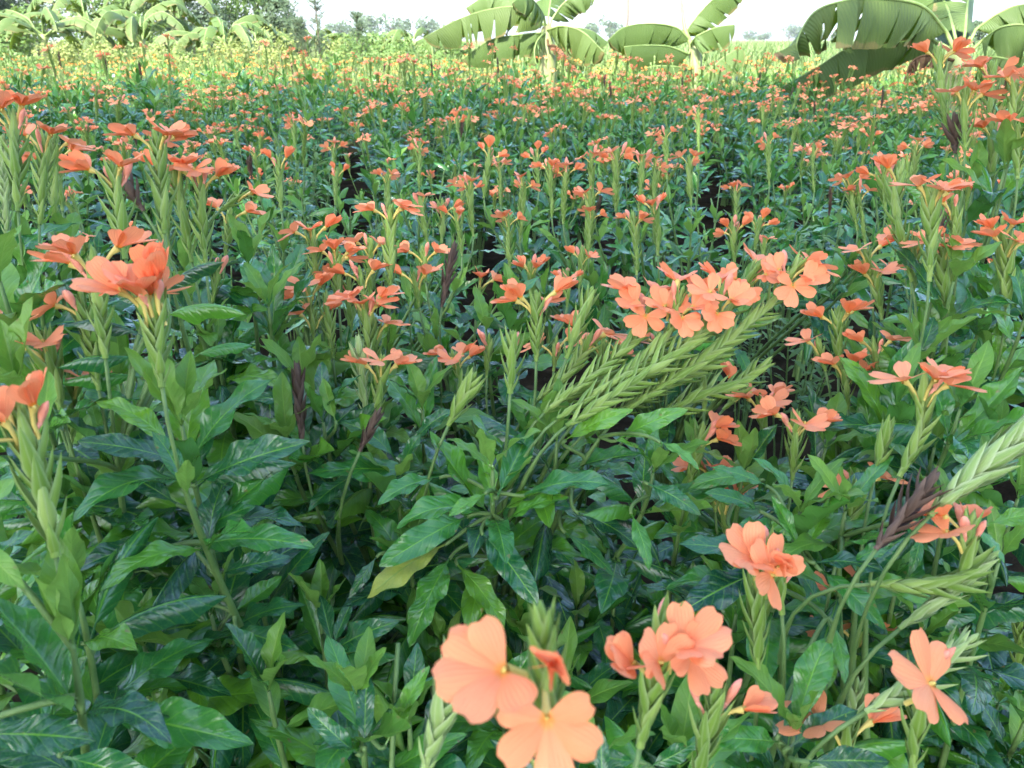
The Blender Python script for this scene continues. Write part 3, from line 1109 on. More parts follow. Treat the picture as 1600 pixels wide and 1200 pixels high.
for a_ in [((705, 868), (640, 1012), .68, .62, ('hang',)), ((712, 880), (788, 985), .69, .66, ('hang', 'flat')), ((752, 832), (842, 948), .66, .61, ('hang', 'flat')),
           ((735, 805), (592, 885), .67, .62, ('flat',)), ((590, 868), (545, 935), .68, .66, ('hang',)), ((760, 770), (700, 808), .64, .61, ('flat', 'up')),
           ((775, 780), (830, 668), .66, .70, ('up',)), ((770, 790), (745, 705), .66, .68, ('up',)), ((815, 775), (955, 758), .66, .62, ('flat',)),
           ((790, 815), (890, 778), .67, .63, ('flat', 'hang')), ((985, 800), (1015, 892), .66, .62, ('hang',)), ((1010, 755), (1095, 805), .66, .63, ('hang', 'flat')),
           ((1030, 690), (1092, 735), .64, .61, ('hang', 'flat')), ((900, 800), (1000, 860), .68, .66, ('flat', 'hang')), ((880, 830), (960, 900), .7, .68, ('hang',)),
           ((690, 745), (590, 790), .70, .66, ('flat',)), ((660, 740), (480, 740), .74, .70, ('flat',)), ((620, 720), (530, 660), .74, .74, ('arch',)),
           ((880, 690), (990, 640), .68, .66, ('flat', 'arch')), ((960, 690), (1075, 640), .68, .66, ('flat',)), ((640, 700), (720, 640), .76, .76, ('arch',)),
           ((560, 740), (480, 800), .76, .72, ('flat',))]:
    b.leaf(a_[0], a_[1], a_[2], a_[3], a_[4])
b.leaf((700, 848), (574, 935), .655, .615, tone='yellow', k=0)

# --- the two closest flower heads
b = bush(0.03, 0.36, 'low crossandra bush with the big blurred open flower and a second head above dark leaves')
b.spike([(880, 1300), (858, 1150), (850, 1030)], 0.262, [], ped=.10, thick=.95, buds=0, nodes=0, leaves=False, fsize=1.05)
b.flower((818, 1124), .238, 200, 52, 1.1, 2)
b.flower((884, 1105), .25, 55, 60, .85, 7)
b.flower((818, 1124), .238, 270, 70, .95, 1)
b.spike([(1000, 1168), (1015, 1090), (1032, 1012)], 0.37, [], ped=.09, thick=1.05, buds=2, nodes=0, leaves=False, fsize=1.05)
b.flower((1000, 1006), .37, 132, 45, 1.0, 0)
b.flower((1050, 1032), .37, 2, 35, 1.1)
b.flower((988, 1050), .36, 195, 45, .95)
b.flower((1036, 1066), .35, 325, 55, .8, 6)
b.spike([(1085, 1240), (1112, 1112)], 0.42, [350], ped=.09, thick=1.0, buds=2, nodes=0, leaves=False, fsize=.8)
b.spike([(660, 1215), (700, 1075)], 0.36, [], mat='bract_pale', thick=.95, buds=0, nodes=0, leaves=False, loose=.5)
b.shoot(P(940, 1190, .47), nodes=3)
b.shoot(P(1060, 1200, .5), nodes=3)
for a_ in [((940, 1240), (935, 1130), .45, .46, ('up',)), ((1010, 1200), (1100, 1150), .47, .47, ('flat',)), ((1000, 1190), (900, 1170), .5, .5, ('flat',))]:
    b.leaf(a_[0], a_[1], a_[2], a_[3], a_[4], up=(0, -1, .6))

# --- bush with the neat upright spike and its leafy whorl
b = bush(0.19, 0.52, 'crossandra bush with one neat upright spike over a bare stalk and a bright leafy shoot')
b.spike([(1184, 1045), (1183, 960), (1200, 884)], 0.50, [], ped=.10, thick=1.15, buds=2, nodes=1, per=3, fsize=1.0)
b.flower((1192, 880), .495, 130, 50, 1.15, 6)
b.flower((1188, 893), .49, 178, 40, 1.3)
b.flower((1212, 884), .5, 50, 65, 1.0, 7)
b.spike([(1222, 960), (1216, 905)], 0.52, [], ped=.08, thick=1.1, buds=1, nodes=0, leaves=False)
b.shoot(P(1250, 800, .62), nodes=5, size=.095)
b.shoot(P(1240, 1150, .5), nodes=3)
b.shoot(P(1150, 960, .66), nodes=3)
for a_ in [((1230, 880), (1060, 850), .6, .58, ('flat',)), ((1250, 860), (1205, 775), .6, .62, ('up',)), ((1255, 860), (1300, 775), .6, .62, ('up',)), ((1270, 880), (1385, 895), .58, .54, ('arch', 'flat')),
           ((1280, 890), (1385, 985), .58, .53, ('flat',)), ((1300, 970), (1320, 1070), .56, .53, ('hang',)), ((1215, 1150), (1285, 1060), .5, .52, ('up', 'flat')), ((1220, 1160), (1100, 1150), .5, .48, ('flat',)),
           ((1230, 1170), (1340, 1110), .49, .5, ('flat',)), ((1200, 890), (1060, 960), .62, .58, ('flat', 'hang')), ((1260, 1190), (1390, 1190), .46, .45, ('arch',)), ((1300, 990), (1290, 1080), .58, .55, ('hang',)),
           ((1190, 800), (1100, 770), .64, .62, ('flat',)), ((1200, 760), (1110, 730), .66, .66, ('flat',))]:
    b.leaf(a_[0], a_[1], a_[2], a_[3], a_[4])

# --- bush with the stretched spikes lying sideways
b = bush(0.36, 0.50, 'crossandra bush with long pale spikes lying sideways and one dried brown spike')
b.spike([(1425, 1215), (1438, 1062)], 0.44, [], ped=.08, thick=1.15, buds=2, nodes=0, leaves=False, fsize=1.15)
b.flower((1424, 1050), .435, 152, 45, 1.45, 1)
b.spike([(1452, 805), (1530, 735), (1610, 668)], [.50, .5, .5], [], ped=.12, mat='bract_pale', thick=1.25, buds=0, nodes=0, leaves=False)
b.spike([(1368, 858), (1405, 815), (1438, 775)], .50, [], ped=.08, mat='bract_dry', thick=.95, buds=0, nodes=0, leaves=False, loose=.45)
b.spike([(1360, 912), (1440, 915), (1500, 900), (1512, 845)], [.52, .51, .5, .5], [190, 160, 60], ped=.08, thick=1.05, buds=3, nodes=0, leaves=False, fsize=.85, loose=.2)
b.spike([(1405, 982), (1470, 935), (1525, 890)], .51, [], ped=.06, mat='bract_pale', thick=.9, buds=0, nodes=0, leaves=False)
b.spike([(1352, 1112), (1420, 1075), (1488, 1022)], .46, [], ped=.06, mat='bract_pale', thick=.95, buds=0, nodes=0, leaves=False, loose=.3)
b.spike([(1405, 745), (1437, 680), (1442, 622)], .58, [178, 20, 265, 330], ped=.13, thick=1.1, buds=1, nodes=0, leaves=False, flat=True)
b.spike([(1367, 742), (1378, 700)], .6, [], ped=.12, thick=1.1, buds=0, nodes=0, leaves=False)
b.spike([(1312, 860), (1335, 790)], .62, [], ped=.10, thick=1.1, buds=0, nodes=0, leaves=False)
b.spike([(1330, 1140), (1335, 1100)], .55, [], ped=.06, mat='bract_pale', thick=.9, buds=0, leaves=False)
b.spike([(1345, 805), (1342, 765)], .72, [190, 350], ped=.08, thick=.9, buds=1, leaves=False)
b.shoot(P(1320, 800, .6), nodes=4, size=.09)
b.shoot(P(1480, 800, .68), nodes=4, size=.095)
b.shoot(P(1560, 880, .62), nodes=4, size=.095)
b.leaf((1440, 830), (1420, 900), .55, .54, ('hang',))
b.leaf((1540, 820), (1650, 800), .58, .55, ('flat',))
b.leaf((1520, 820), (1570, 880), .58, .55, ('hang',))
b.leaf((1330, 880), (1400, 850), .56, .54, ('flat',))

# --- bush of small heads near the dark gap
b = bush(0.25, 0.82, 'crossandra bush with small flower heads over wavy leaves beside a dark gap')
b.spike([(1076, 760), (1092, 690)], .74, [20, 340], ped=.06, thick=1.0, buds=2, nodes=2)
b.spike([(1238, 750), (1243, 672)], .72, [180, 350, 270], ped=.07, thick=1.0, buds=1, nodes=3)
b.spike([(1195, 690), (1190, 640)], .85, [180, 10, 280], ped=.07, thick=.9, buds=1, nodes=3)
b.spike([(1118, 800), (1112, 745)], .78, [190, 330, 270], ped=.06, thick=1.0, buds=1, nodes=2)
b.spike([(1135, 840), (1130, 790)], .78, [180, 20, 280], ped=.06, thick=.9, buds=1, nodes=2)
b.spike([(1130, 640), (1150, 620)], .85, [180, 20], ped=.08, thick=.9, buds=0, nodes=2)
b.spike([(1100, 640), (1100, 585)], .8, [], ped=.08, thick=1.1, buds=2, nodes=2)
b.shoot(P(1290, 700, .78), nodes=4)
b.shoot(P(1160, 740, .74), nodes=4)
b.leaf((1190, 750), (1075, 765), .70, .68, ('flat',))
b.leaf((1150, 830), (1290, 850), .68, .66, ('flat',))

# --- bush with coarse spikes and a dark dry one
b = bush(0.46, 0.88, 'tall crossandra bush with crowded flower heads at its middle and a green braided spike')
b.spike([(1452, 440), (1455, 318)], .74, [180, 350, 270, 25], thick=1.25, buds=0, nodes=2, flat=True)
b.spike([(1425, 440), (1400, 330), (1405, 280)], .82, [200], thick=1.2, buds=0, nodes=2)
b.spike([(1480, 490), (1472, 400)], .80, [180, 330, 270], thick=1.1, buds=1, nodes=2, flat=True)
b.spike([(1425, 460), (1430, 390)], .84, [180, 20, 270], thick=1.0, buds=1, nodes=2)
b.spike([(1495, 400), (1490, 330)], .84, [190], thick=1.0, buds=2, nodes=2)
b.spike([(1465, 400), (1468, 355)], .84, [], mat='bract_dry', thick=.9, buds=0, nodes=0, leaves=False)
b.spike([(1310, 590), (1310, 505)], .86, [180, 20, 280], thick=1.1, buds=0, nodes=2)
b.spike([(1378, 500), (1368, 440)], .92, [180, 0, 270], thick=1.0, buds=0, nodes=2)
b.spike([(1360, 440), (1355, 405)], .92, [200, 20], thick=.9, buds=0, nodes=2)
b.spike([(1290, 580), (1283, 552)], .85, [180], thick=.9, buds=1, nodes=2)
b.spike([(1375, 600), (1368, 553)], .82, [190, 340], thick=.9, buds=1, nodes=2)
b.spike([(1325, 640), (1322, 588)], .82, [180, 20, 270], thick=.9, buds=0, nodes=2)
b.shoot(P(1490, 440, .78), nodes=6, size=.1)
b.shoot(P(1440, 560, .78), nodes=5, size=.1)
b.shoot(P(1400, 640, .74), nodes=4, size=.1)
b.shoot(P(1500, 640, .7), nodes=4, size=.1)

# --- bush whose heads rise above the horizon
b = bush(0.62, 1.02, 'tallest crossandra bush with dark spikes and heads rising in front of the banana plant')
b.spike([(1495, 240), (1475, 170), (1467, 95)], .98, [185, 10, 300], thick=1.2, buds=1, nodes=0, leaves=False, ped=.1)
b.spike([(1508, 235), (1508, 165)], .92, [185, 355, 270], thick=1.2, buds=0, nodes=0, leaves=False, ped=.1, flat=True)
b.spike([(1545, 205), (1548, 118)], .98, [200, 20], thick=1.2, buds=2, nodes=0, leaves=False, ped=.1)
b.spike([(1580, 225), (1587, 150)], .9, [185, 350, 270], thick=1.2, buds=0, nodes=0, leaves=False, ped=.1, flat=True)
b.spike([(1492, 240), (1492, 200)], .95, [], mat='bract_dry', thick=1.1, buds=0, nodes=0, leaves=False, loose=.4)
b.spike([(1590, 280), (1592, 215)], .88, [180, 0, 270], thick=1.1, buds=0, nodes=2)
b.spike([(1548, 300), (1552, 215)], .95, [190, 340], thick=1.0, buds=1, nodes=2)
b.spike([(1565, 450), (1566, 365)], .84, [200, 340, 270], thick=1.1, buds=0, nodes=2)
b.spike([(1572, 480), (1572, 398)], .82, [180, 350, 270], thick=1.3, buds=0, nodes=3, flat=True)
b.shoot(P(1570, 265, .9), nodes=6, size=.1)
b.shoot(P(1520, 300, .95), nodes=5, size=.1)
b.shoot(P(1600, 500, .8), nodes=5, size=.1)
b.shoot(P(1540, 480, .85), nodes=4, size=.1)

# --- bushes just past the leaning one
b = bush(-0.24, 1.02, 'crossandra bush with stepped small heads beside the deep dark hollow')
b.spike([(497, 455), (488, 378)], .95, [180, 10, 280], thick=1.0, buds=0, nodes=3)
b.spike([(530, 480), (525, 412)], .92, [180, 0, 280, 60], thick=1.0, buds=1, nodes=3)
b.spike([(488, 520), (484, 470)], .9, [190, 340, 270], thick=.9, buds=0, nodes=3)
b.spike([(610, 455), (610, 345)], .92, [190, 350, 330], thick=1.1, buds=1, nodes=3)
b.spike([(580, 470), (578, 395)], .98, [190, 340], thick=1.0, buds=1, nodes=3)
b.spike([(548, 520), (545, 450)], .95, [180], thick=1.0, buds=1, nodes=3)
b.spike([(570, 470), (565, 440)], .92, [10, 190], thick=.9, buds=2, nodes=3)
b.spike([(490, 530), (490, 508)], .88, [180, 20], thick=.8, buds=0, nodes=3)
b.shoot(P(430, 540, .86), nodes=5)
b.shoot(P(470, 600, .8), nodes=5)

b = bush(-0.15, 0.88, 'crossandra bush with a broad head of several flowers and a pale fading spike')
b.spike([(578, 565), (572, 490)], .82, [180, 210, 330, 270, 10], thick=1.1, buds=2, nodes=2, flat=True, ped=.06)
b.spike([(588, 580), (585, 520)], .84, [350], thick=1.0, buds=0, nodes=2, ped=.06)
b.spike([(582, 690), (596, 585)], .76, [190, 270, 20], thick=1.1, buds=0, nodes=1, ped=.05, flat=True)
b.spike([(572, 650), (562, 560)], .76, [], mat='bract_pale', thick=1.1, buds=0, nodes=1, ped=.05)
b.spike([(520, 560), (512, 480)], .88, [], thick=1.0, buds=1, nodes=2, ped=.05)
b.spike([(472, 690), (466, 600)], .72, [], mat='bract_dry', thick=.9, buds=0, nodes=0, leaves=False)
b.spike([(562, 705), (580, 668)], .68, [], mat='bract_dry', thick=.8, buds=0, nodes=0, leaves=False)
b.shoot(P(505, 660, .74), nodes=4)
b.shoot(P(450, 690, .74), nodes=4)
b.shoot(P(660, 640, .8), nodes=4)
b.leaf((525, 660), (505, 590), .72, .73, ('up',), tone='young', up=(0, -1, .3))

b = bush(0.04, 0.95, 'crossandra bush with sparse small blooms among glossy leaves under a dried brown spike')
b.spike([(690, 480), (706, 400)], 1.0, [], mat='bract_dry', thick=1.0, buds=0, nodes=2)
b.spike([(935, 590), (940, 550)], .92, [180, 340], thick=.9, buds=0, nodes=3)
b.spike([(958, 590), (965, 545)], .95, [10, 170, 270], thick=.9, buds=0, nodes=3)
b.spike([(865, 580), (868, 550)], .9, [180, 0], thick=.9, buds=1, nodes=3)
b.spike([(760, 590), (763, 545)], .95, [], thick=.9, buds=2, nodes=3)
b.spike([(720, 600), (712, 570)], .92, [180, 0, 270, 60], thick=.9, buds=2, nodes=3)
b.spike([(655, 480), (650, 445)], 1.0, [180, 330], thick=.9, buds=1, nodes=3)
b.spike([(665, 440), (662, 405)], 1.05, [190, 340], thick=.9, buds=1, nodes=3)
b.spike([(745, 480), (750, 445)], 1.05, [270, 20], thick=.8, buds=0, nodes=3)
b.spike([(1040, 590), (1032, 540)], .95, [190, 350], thick=.9, buds=1, nodes=3)
b.shoot(P(800, 480, 1.0), nodes=5)
b.shoot(P(760, 520, 1.0), nodes=5)

# --- leafy bushes without flowers low in front
b = bush(-0.13, 0.46, 'low leafy crossandra bush without flowers, its dry twigs sticking out')
b.shoot(P(560, 1090, .52), nodes=4, size=.09)
b.shoot(P(500, 960, .66), nodes=4, size=.09)
b.shoot(P(420, 1080, .56), nodes=4, size=.09)
b.shoot(P(640, 1130, .56), nodes=3, size=.09)
for a_ in [((560, 1180), (480, 1105), .5, .5, ('flat',)), ((570, 1170), (575, 1050), .5, .52, ('up',)), ((600, 1170), (672, 1040), .52, .54, ('flat', 'up')), ((520, 1010), (550, 940), .64, .66, ('up',)), ((520, 1020), (625, 970), .62, .6, ('arch',)), ((520, 1010), (500, 930), .64, .66, ('up',))]:
    b.leaf(a_[0], a_[1], a_[2], a_[3], a_[4])
b.curves.append(([P(612, 1200, .55), P(616, 1100, .55), P(622, 1005, .55)], [0, .04, .09], 99))

b = bush(0.56, 0.66, 'low shaded crossandra bush with one tiny bloom and small dark leaves')
b.spike([(1525, 1060), (1531, 1022)], .8, [270], thick=.9, buds=2, nodes=3, size=.07, fsize=.7)
b.spike([(1590, 1060), (1592, 990)], .75, [], thick=1.0, buds=0, nodes=3, size=.07)
b.shoot(P(1480, 1000, .8), nodes=4, size=.07)
b.shoot(P(1560, 1100, .72), nodes=4, size=.07)
b.shoot(P(1430, 1130, .72), nodes=4, size=.07)
b.shoot(P(1600, 1130, .65), nodes=3, size=.07)
b.spike([(1318, 960), (1315, 935)], .75, [200, 350], thick=.9, buds=0, nodes=2)
b.spike([(1335, 1030), (1338, 1005)], .7, [180, 10], thick=.9, buds=0, nodes=2)
b.spike([(1320, 1200), (1322, 1160)], .5, [180, 20], thick=.9, buds=0, nodes=0, leaves=False)

b = bush(0.10, 0.60, 'low dark crossandra bush with only leaves under the leaning one')
for q in [(820, 1000, .72), (900, 960, .76), (700, 1020, .74), (780, 1100, .62), (960, 930, .78), (880, 1080, .66)]:
    b.shoot(P(*q), nodes=3, size=.09)
b = bush(-0.42, 0.62 + 0.22, 'crossandra bush of dark leaves filling the shade under taller heads')
for q in [(130, 760, .7), (200, 820, .7), (60, 760, .68), (20, 700, .7), (160, 690, .75)]:
    b.shoot(P(*q), nodes=4, size=.09)
b = bush(0.42, 0.66, 'dark leafy crossandra bush under the long sideways spikes')
for q in [(1460, 700, .75), (1560, 700, .72), (1500, 950, .68), (1400, 920, .68), (1590, 780, .7), (1440, 1000, .66)]:
    b.shoot(P(*q), nodes=4, size=.085)

for b in bushes:      # low leafy side shoots close the gaps near the soil
    for k in range(7):
        w = b.r.uniform(0, TAU)
        rr = b.r.uniform(.06, .17)
        b.shoot(b.root + Vector((math.cos(w) * rr, math.sin(w) * rr + .03, b.r.uniform(.22, .47))), nodes=4, per=5, size=b.r.uniform(.08, .1), young=b.r.random() < .4)
    b.build()
NEAR_ROOTS = [b.root for b in bushes]

# ------------------------------------------------------------------ rows of bushes behind them
# heads whose places were read from the photograph, 1 to 2 m away: (ring x, ring y, base x, base y, depth)
HEADS = [(660, 325, 668, 380, 1.15), (690, 330, 690, 380, 1.2), (735, 300, 740, 370, 1.2), (715, 345, 722, 400, 1.15), (760, 243, 756, 310, 1.35), (815, 292, 812, 380, 1.3), (795, 352, 797, 420, 1.2),
         (862, 268, 862, 340, 1.35), (882, 268, 880, 350, 1.35), (925, 250, 928, 330, 1.4), (960, 248, 962, 330, 1.4), (1000, 255, 998, 330, 1.35), (1022, 262, 1020, 340, 1.4), (920, 312, 918, 390, 1.25),
         (995, 352, 995, 430, 1.2), (1025, 322, 1028, 400, 1.3), (925, 345, 920, 400, 1.25), (828, 428, 830, 470, 1.1), (885, 442, 886, 480, 1.05), (910, 405, 905, 450, 1.15), (1078, 256, 1080, 320, 1.5),
         (1185, 355, 1180, 390, 1.25), (1145, 362, 1148, 410, 1.2), (1195, 390, 1190, 430, 1.2), (1330, 292, 1340, 360, 1.15), (1345, 305, 1352, 380, 1.15), (1430, 240, 1420, 300, 1.15), (1380, 275, 1384, 330, 1.1),
         (1270, 240, 1272, 300, 1.6), (1150, 300, 1150, 360, 1.5), (520, 232, 522, 290, 1.6), (432, 262, 440, 330, 1.05), (525, 275, 524, 320, 1.5), (655, 235, 655, 300, 1.7), (605, 285, 607, 340, 1.3),
         (840, 238, 842, 300, 1.7), (780, 260, 782, 320, 1.5), (720, 290, 722, 350, 1.35), (1040, 215, 1042, 280, 1.8), (1200, 225, 1202, 290, 1.8), (1090, 180, 1092, 240, 2.2), (460, 195, 462, 250, 2.1)]
CLEAR = 0.25
roots = []
rg = random.Random(21)
SP = 0.42
j = 0
y = 1.18
while y < 9.6:
    w = 0.72 * y + 0.5
    nx = int(2 * w / SP)
    for i in range(nx + 1):
        x = -w + i * SP + (0.5 * SP if j % 2 else 0) + rg.uniform(-.11, .11)
        yy = y + rg.uniform(-.10, .10)
        if all((x - q.x) ** 2 + (yy - q.y) ** 2 > CLEAR ** 2 for q in NEAR_ROOTS):
            if rg.random() > (.20 if yy < 4 else .04):
                roots.append(Vector((x, yy, 0)))
    y += SP * 0.92
    j += 1
roots.sort(key=lambda p: p.length)
MAXN = 300 - len(bushes)
rows, rest = roots[:MAXN], roots[MAXN:]


def generic_pieces(seed, res, h=0.54, nsh=6, spread=0.17, dry=0.05, size=0.088, per=4, nodes=5, flow=0.8, pedl=(.05, .11)):
    """a free-standing bush: curves, leaves and straight spikes in local coordinates"""
    r = random.Random(seed)
    curves, leaves, spikes = [], [], []
    for k in range(nsh):
        w = TAU * k / nsh + r.uniform(-.5, .5)
        rr = spread * r.uniform(0.25, 1.1)
        spk = r.random() < flow
        z = h * r.uniform(0.72, 1.08)
        tip = Vector((math.cos(w) * rr, math.sin(w) * rr, z))
        ax = Vector((math.cos(w) * 0.25, math.sin(w) * 0.25, 1)).normalized()
        ped = r.uniform(*pedl) if spk else 0
        top = tip + ax * ped
        pts = shoot_curve(Vector((r.uniform(-.03, .03), r.uniform(-.03, .03), 0)), top, ax)
        acc = along(pts)
        curves.append((pts, acc, ped))
        leaves += whorls(pts, acc, acc[-1] - ped, r, lambda p: res, size, nodes, 0.05, per, True, 0.14)
        if spk:
            ax2 = (ax + Vector((r.uniform(-.2, .2), r.uniform(-.2, .2), 0.3))).normalized()
            x = ax2.orthogonal().normalized()
            x = (Quaternion(ax2, r.uniform(0, TAU)) @ x).normalized()
            spikes.append((r.randrange(8), r.random() < dry, basis(top - ax2 * 0.004, x, ax2.cross(x), ax2)))
            if r.random() < 0.35:
                ax3 = (ax + Vector((r.uniform(-.4, .4), r.uniform(-.4, .4), 0))).normalized()
                q, t = at_len(pts, acc, acc[-1] - ped)
                x = ax3.orthogonal().normalized()
                pp = bez(q, q + t * .02, q + ax3 * .04, q + ax3 * .07, 5)
                curves.append((pp, along(pp), 0.0))
                spikes.append((r.randrange(8), False, basis(q + ax3 * .067, x, ax3.cross(x), ax3)))
    return curves, leaves, spikes


def stems_mesh(curves):
    mb = MB()
    for pts, acc, ped in curves:
        mb.add(stem_mb(pts, acc, ped), Matrix.Identity(4))
    return mb.mesh('stem', [M['stem']])


def put_spike(e, k, dry, mm, detail):
    s = SPIKE[k]
    sp = new_obj('flower_spike', s['dry'] if dry else s['body'], e, mm)
    if dry:
        return
    if detail:
        for jj, fm in s['flowers']:
            new_obj('flower', FLOWER['mid'][jj][0], sp, fm @ Matrix.Scale(.9, 4))
        for jj, fm in s['buds']:
            new_obj('bud', BUD[jj][0], sp, fm)
    else:
        new_obj('flower_head', s['head'], sp)


head_pts = [(P(a, bb, d), P(c, dd, d)) for a, bb, c, dd, d in HEADS]
mine = {}
for ring, base in head_pts:
    k = min(range(len(rows)), key=lambda i: (rows[i].x - base.x) ** 2 + (rows[i].y - base.y - 0.06) ** 2)
    mine.setdefault(k, []).append((ring, base))

PROTO = []
for k in range(9):
    c, l, s = generic_pieces(5000 + k, 'lo', h=[.52, .56, .6, .5, .58, .54, .62, .5, .56][k], nsh=[6, 7, 6, 5, 7, 8, 6, 6, 7][k], size=.098, per=5, nodes=5, flow=[.75, .9, .1, .8, .7, .85, .4, .8, .2][k], pedl=(.07, .15))
    fol = [MB(), MB()]
    for v, tone, mm in l:
        fol[0 if tone == 'leaf' else 1].add(v['mb'], mm)
    both = MB()
    both.add(fol[0], Matrix.Identity(4), 0)
    both.add(fol[1], Matrix.Identity(4), 1)
    PROTO.append((stems_mesh(c), both.mesh('foliage', [M['leaf'], M['young']]), s, c, both))

LAB_HEADS = 'shaded crossandra bush with its flower heads crowded together in the second and third rows'
for i, p in enumerate(rows):
    r = random.Random(7000 + i)
    dist = p.length
    e = new_obj('crossandra_bush', None)
    e.location = p
    heads = mine.get(i)
    if dist < 3.1:
        hh = r.uniform(.46, .66) if dist > 1.6 else r.uniform(.42, .54)
        c, l, s = generic_pieces(7000 + i, 'mid', h=hh, nsh=r.choice([5, 6, 7]), size=r.uniform(.085, .105), dry=.06, per=5, flow=r.choice([.2, .6, .8, .8]))
        if heads:
            s = []
            for ring, base in heads:
                rb, bb = ring - p, base - p
                ax = (rb - bb).normalized()
                pts = shoot_curve(Vector((0, 0, 0)), bb, ax)
                acc = along(pts)
                c.append((pts, acc, .06))
                l += whorls(pts, acc, acc[-1] - .06, r, lambda q: 'mid', .085, 3)
                L = (rb - bb).length + .02
                k = min(range(8), key=lambda q: abs(SPIKE[q]['L'] - L) + r.uniform(0, .03))
                x = (Quaternion(ax, r.uniform(0, TAU)) @ ax.orthogonal()).normalized()
                sc = min(1.25, max(0.75, L / SPIKE[k]['L']))
                s.append((k, False, basis(bb, x, ax.cross(x), ax) @ Matrix.Scale(sc, 4)))
        for pts, acc, ped in c:
            new_obj('stem', stem_mb(pts, acc, ped).mesh('stem', [M['stem']]), e)
        for v, tone, mm in l:
            new_obj('leaf', v[tone], e, mm)
        for k, dry, mm in s:
            put_spike(e, k, dry, mm, True)
        if heads:
            tag(e, LAB_HEADS, 'flowering bush', 'crossandra bushes with crowded heads')
        else:
            tag(e, 'shaded crossandra bush with scattered single heads and dense dark leaves in the front rows', 'flowering bush', 'crossandra bushes in the front rows')
    else:
        k = r.randrange(9)
        st, fo, s, _, _ = PROTO[k]
        e.rotation_euler = (0, 0, r.uniform(0, TAU))
        px_ = 800 + FPX * p.x / (p.y * math.cos(PITCH) + .3)
        mound = .5 + .5 * math.sin(p.x * 1.9 + 1.0) * math.sin(p.y * 1.6 + .4)
        zs = r.uniform(.78, 1.0) + .34 * mound
        if 4.3 < dist < 7.0 and (70 < px_ < 290 or 720 < px_ < 850 or 420 < px_ < 520) and r.random() < .7:
            k = r.choice([2, 8])
            st, fo, s, _, _ = PROTO[k]
            zs = r.uniform(1.22, 1.42)
        e.scale = (r.uniform(.95, 1.3),) * 2 + (zs * (1.0 if dist < 7.4 else .85),)
        new_obj('stem', st, e)
        new_obj('foliage', fo, e)
        for kk, dry, mm in s:
            put_spike(e, kk, dry, mm, dist < 4.2)
        row = 'middle' if dist < 5.5 else 'back'
        look = 'leafy' if len(s) < 4 else 'dry' if any(q[1] for q in s) else 'tall' if e.scale.z > 1.06 else 'low'
        where = 'in the shaded middle rows' if row == 'middle' else 'in the last rows before the bright meadow'
        tag(e, {'leafy': 'leafy crossandra bush with hardly a flower ', 'dry': 'crossandra bush with a dried brown spike ', 'tall': 'tall crossandra bush with slender upright spikes ',
                'low': 'low crossandra bush with salmon heads '}[look] + where, 'flowering bush', look + ' crossandra bushes in the ' + row + ' rows')


# ------------------------------------------------------------------ the rest of the flower field, seen as one mass
def merge_arrays(parts, name, mats):
    """parts: list of (MB, matrix, material offset) joined with numpy"""
    vs, fs, ms, off = [], [], [], 0
    cache = {}
    for mb, mm, mo in parts:
        key = id(mb)
        if key not in cache:
            tri = []
            mi = []
            for f, m in zip(mb.f, mb.mi):
                for q in range(1, len(f) - 1):
                    tri.append((f[0], f[q], f[q + 1]))
                    mi.append(m)
            cache[key] = (np.array(mb.v), np.array(tri, dtype=np.int32), np.array(mi, dtype=np.int32))
        v, t, m = cache[key]
        a = np.array(mm)
        vs.append(v @ a[:3, :3].T + a[:3, 3])
        fs.append(t + off)
        ms.append(m + mo)
        off += len(v)
    v, f, m = np.concatenate(vs), np.concatenate(fs), np.concatenate(ms)
    me = bpy.data.meshes.new(name)
    me.vertices.add(len(v))
    me.vertices.foreach_set('co', v.astype(np.float32).ravel())
    me.loops.add(3 * len(f))
    me.loops.foreach_set('vertex_index', f.ravel().astype(np.int32))
    me.polygons.add(len(f))
    me.polygons.foreach_set('loop_start', np.arange(0, 3 * len(f), 3, dtype=np.int32))
    for q in mats:
        me.materials.append(q)
    me.polygons.foreach_set('material_index', m.astype(np.int32))
    me.update(calc_edges=True)
    me.validate()
    return me


FAR = []
for k in range(5):
    r = random.Random(8800 + k)
    c, l, s = generic_pieces(8800 + k, 'lo', h=.56, nsh=7, size=.12, per=3, nodes=3, flow=.95)
    mb = MB()
    for v, tone, mm in l:
        mb.add(v['mb'], mm, 0 if r.random() < .35 else 1)  # mostly the paler young-leaf colour at any age, painting in the sunlit look
    for kk, dry, mm in s:
        mb.add(SPIKE[kk]['low'], mm, 2)
        if not dry and r.random() < 0.24:
            h2 = MB()
            h2.add(SPIKE[kk]['head_lo'], Matrix.Identity(4))
            h2.mi = [0] * len(h2.mi)
            mb.add(h2, mm, 3)
    for pts, acc, ped in c:
        t3 = MB()
        t3.tube(pts[::4], [.005, .004, .003, .002, .002][:len(pts[::4])], 3)
        mb.add(t3, Matrix.Identity(4), 2)
    FAR.append(mb)
rg = random.Random(77)
pts_far = [q for q in rest]
yy = 9.6
while yy < 16.5:
    w = 0.72 * yy + .5
    n = int(2 * w / .52)
    for i in range(n):
        x = -w + i * .52 + rg.uniform(-.2, .2)
        if x > 1.0 + (16 - yy) * 1.2 and yy > 11.5:
            continue
        pts_far.append(Vector((x, yy + rg.uniform(-.2, .2), 0)))
    yy += .46
parts = []
for q in pts_far:
    if q.y > 11 and rg.random() < .45:
        continue
    s = rg.uniform(.85, 1.15)
    parts.append((rg.choice(FAR), Matrix.Translation(q) @ Matrix.Rotation(rg.uniform(0, TAU), 4, 'Z') @ Matrix.Scale(s, 4), 0))
o = new_obj('flower_field', merge_arrays(parts, 'flower_field', [M['leaf'], M['young'], M['bract'], M['petal']]))
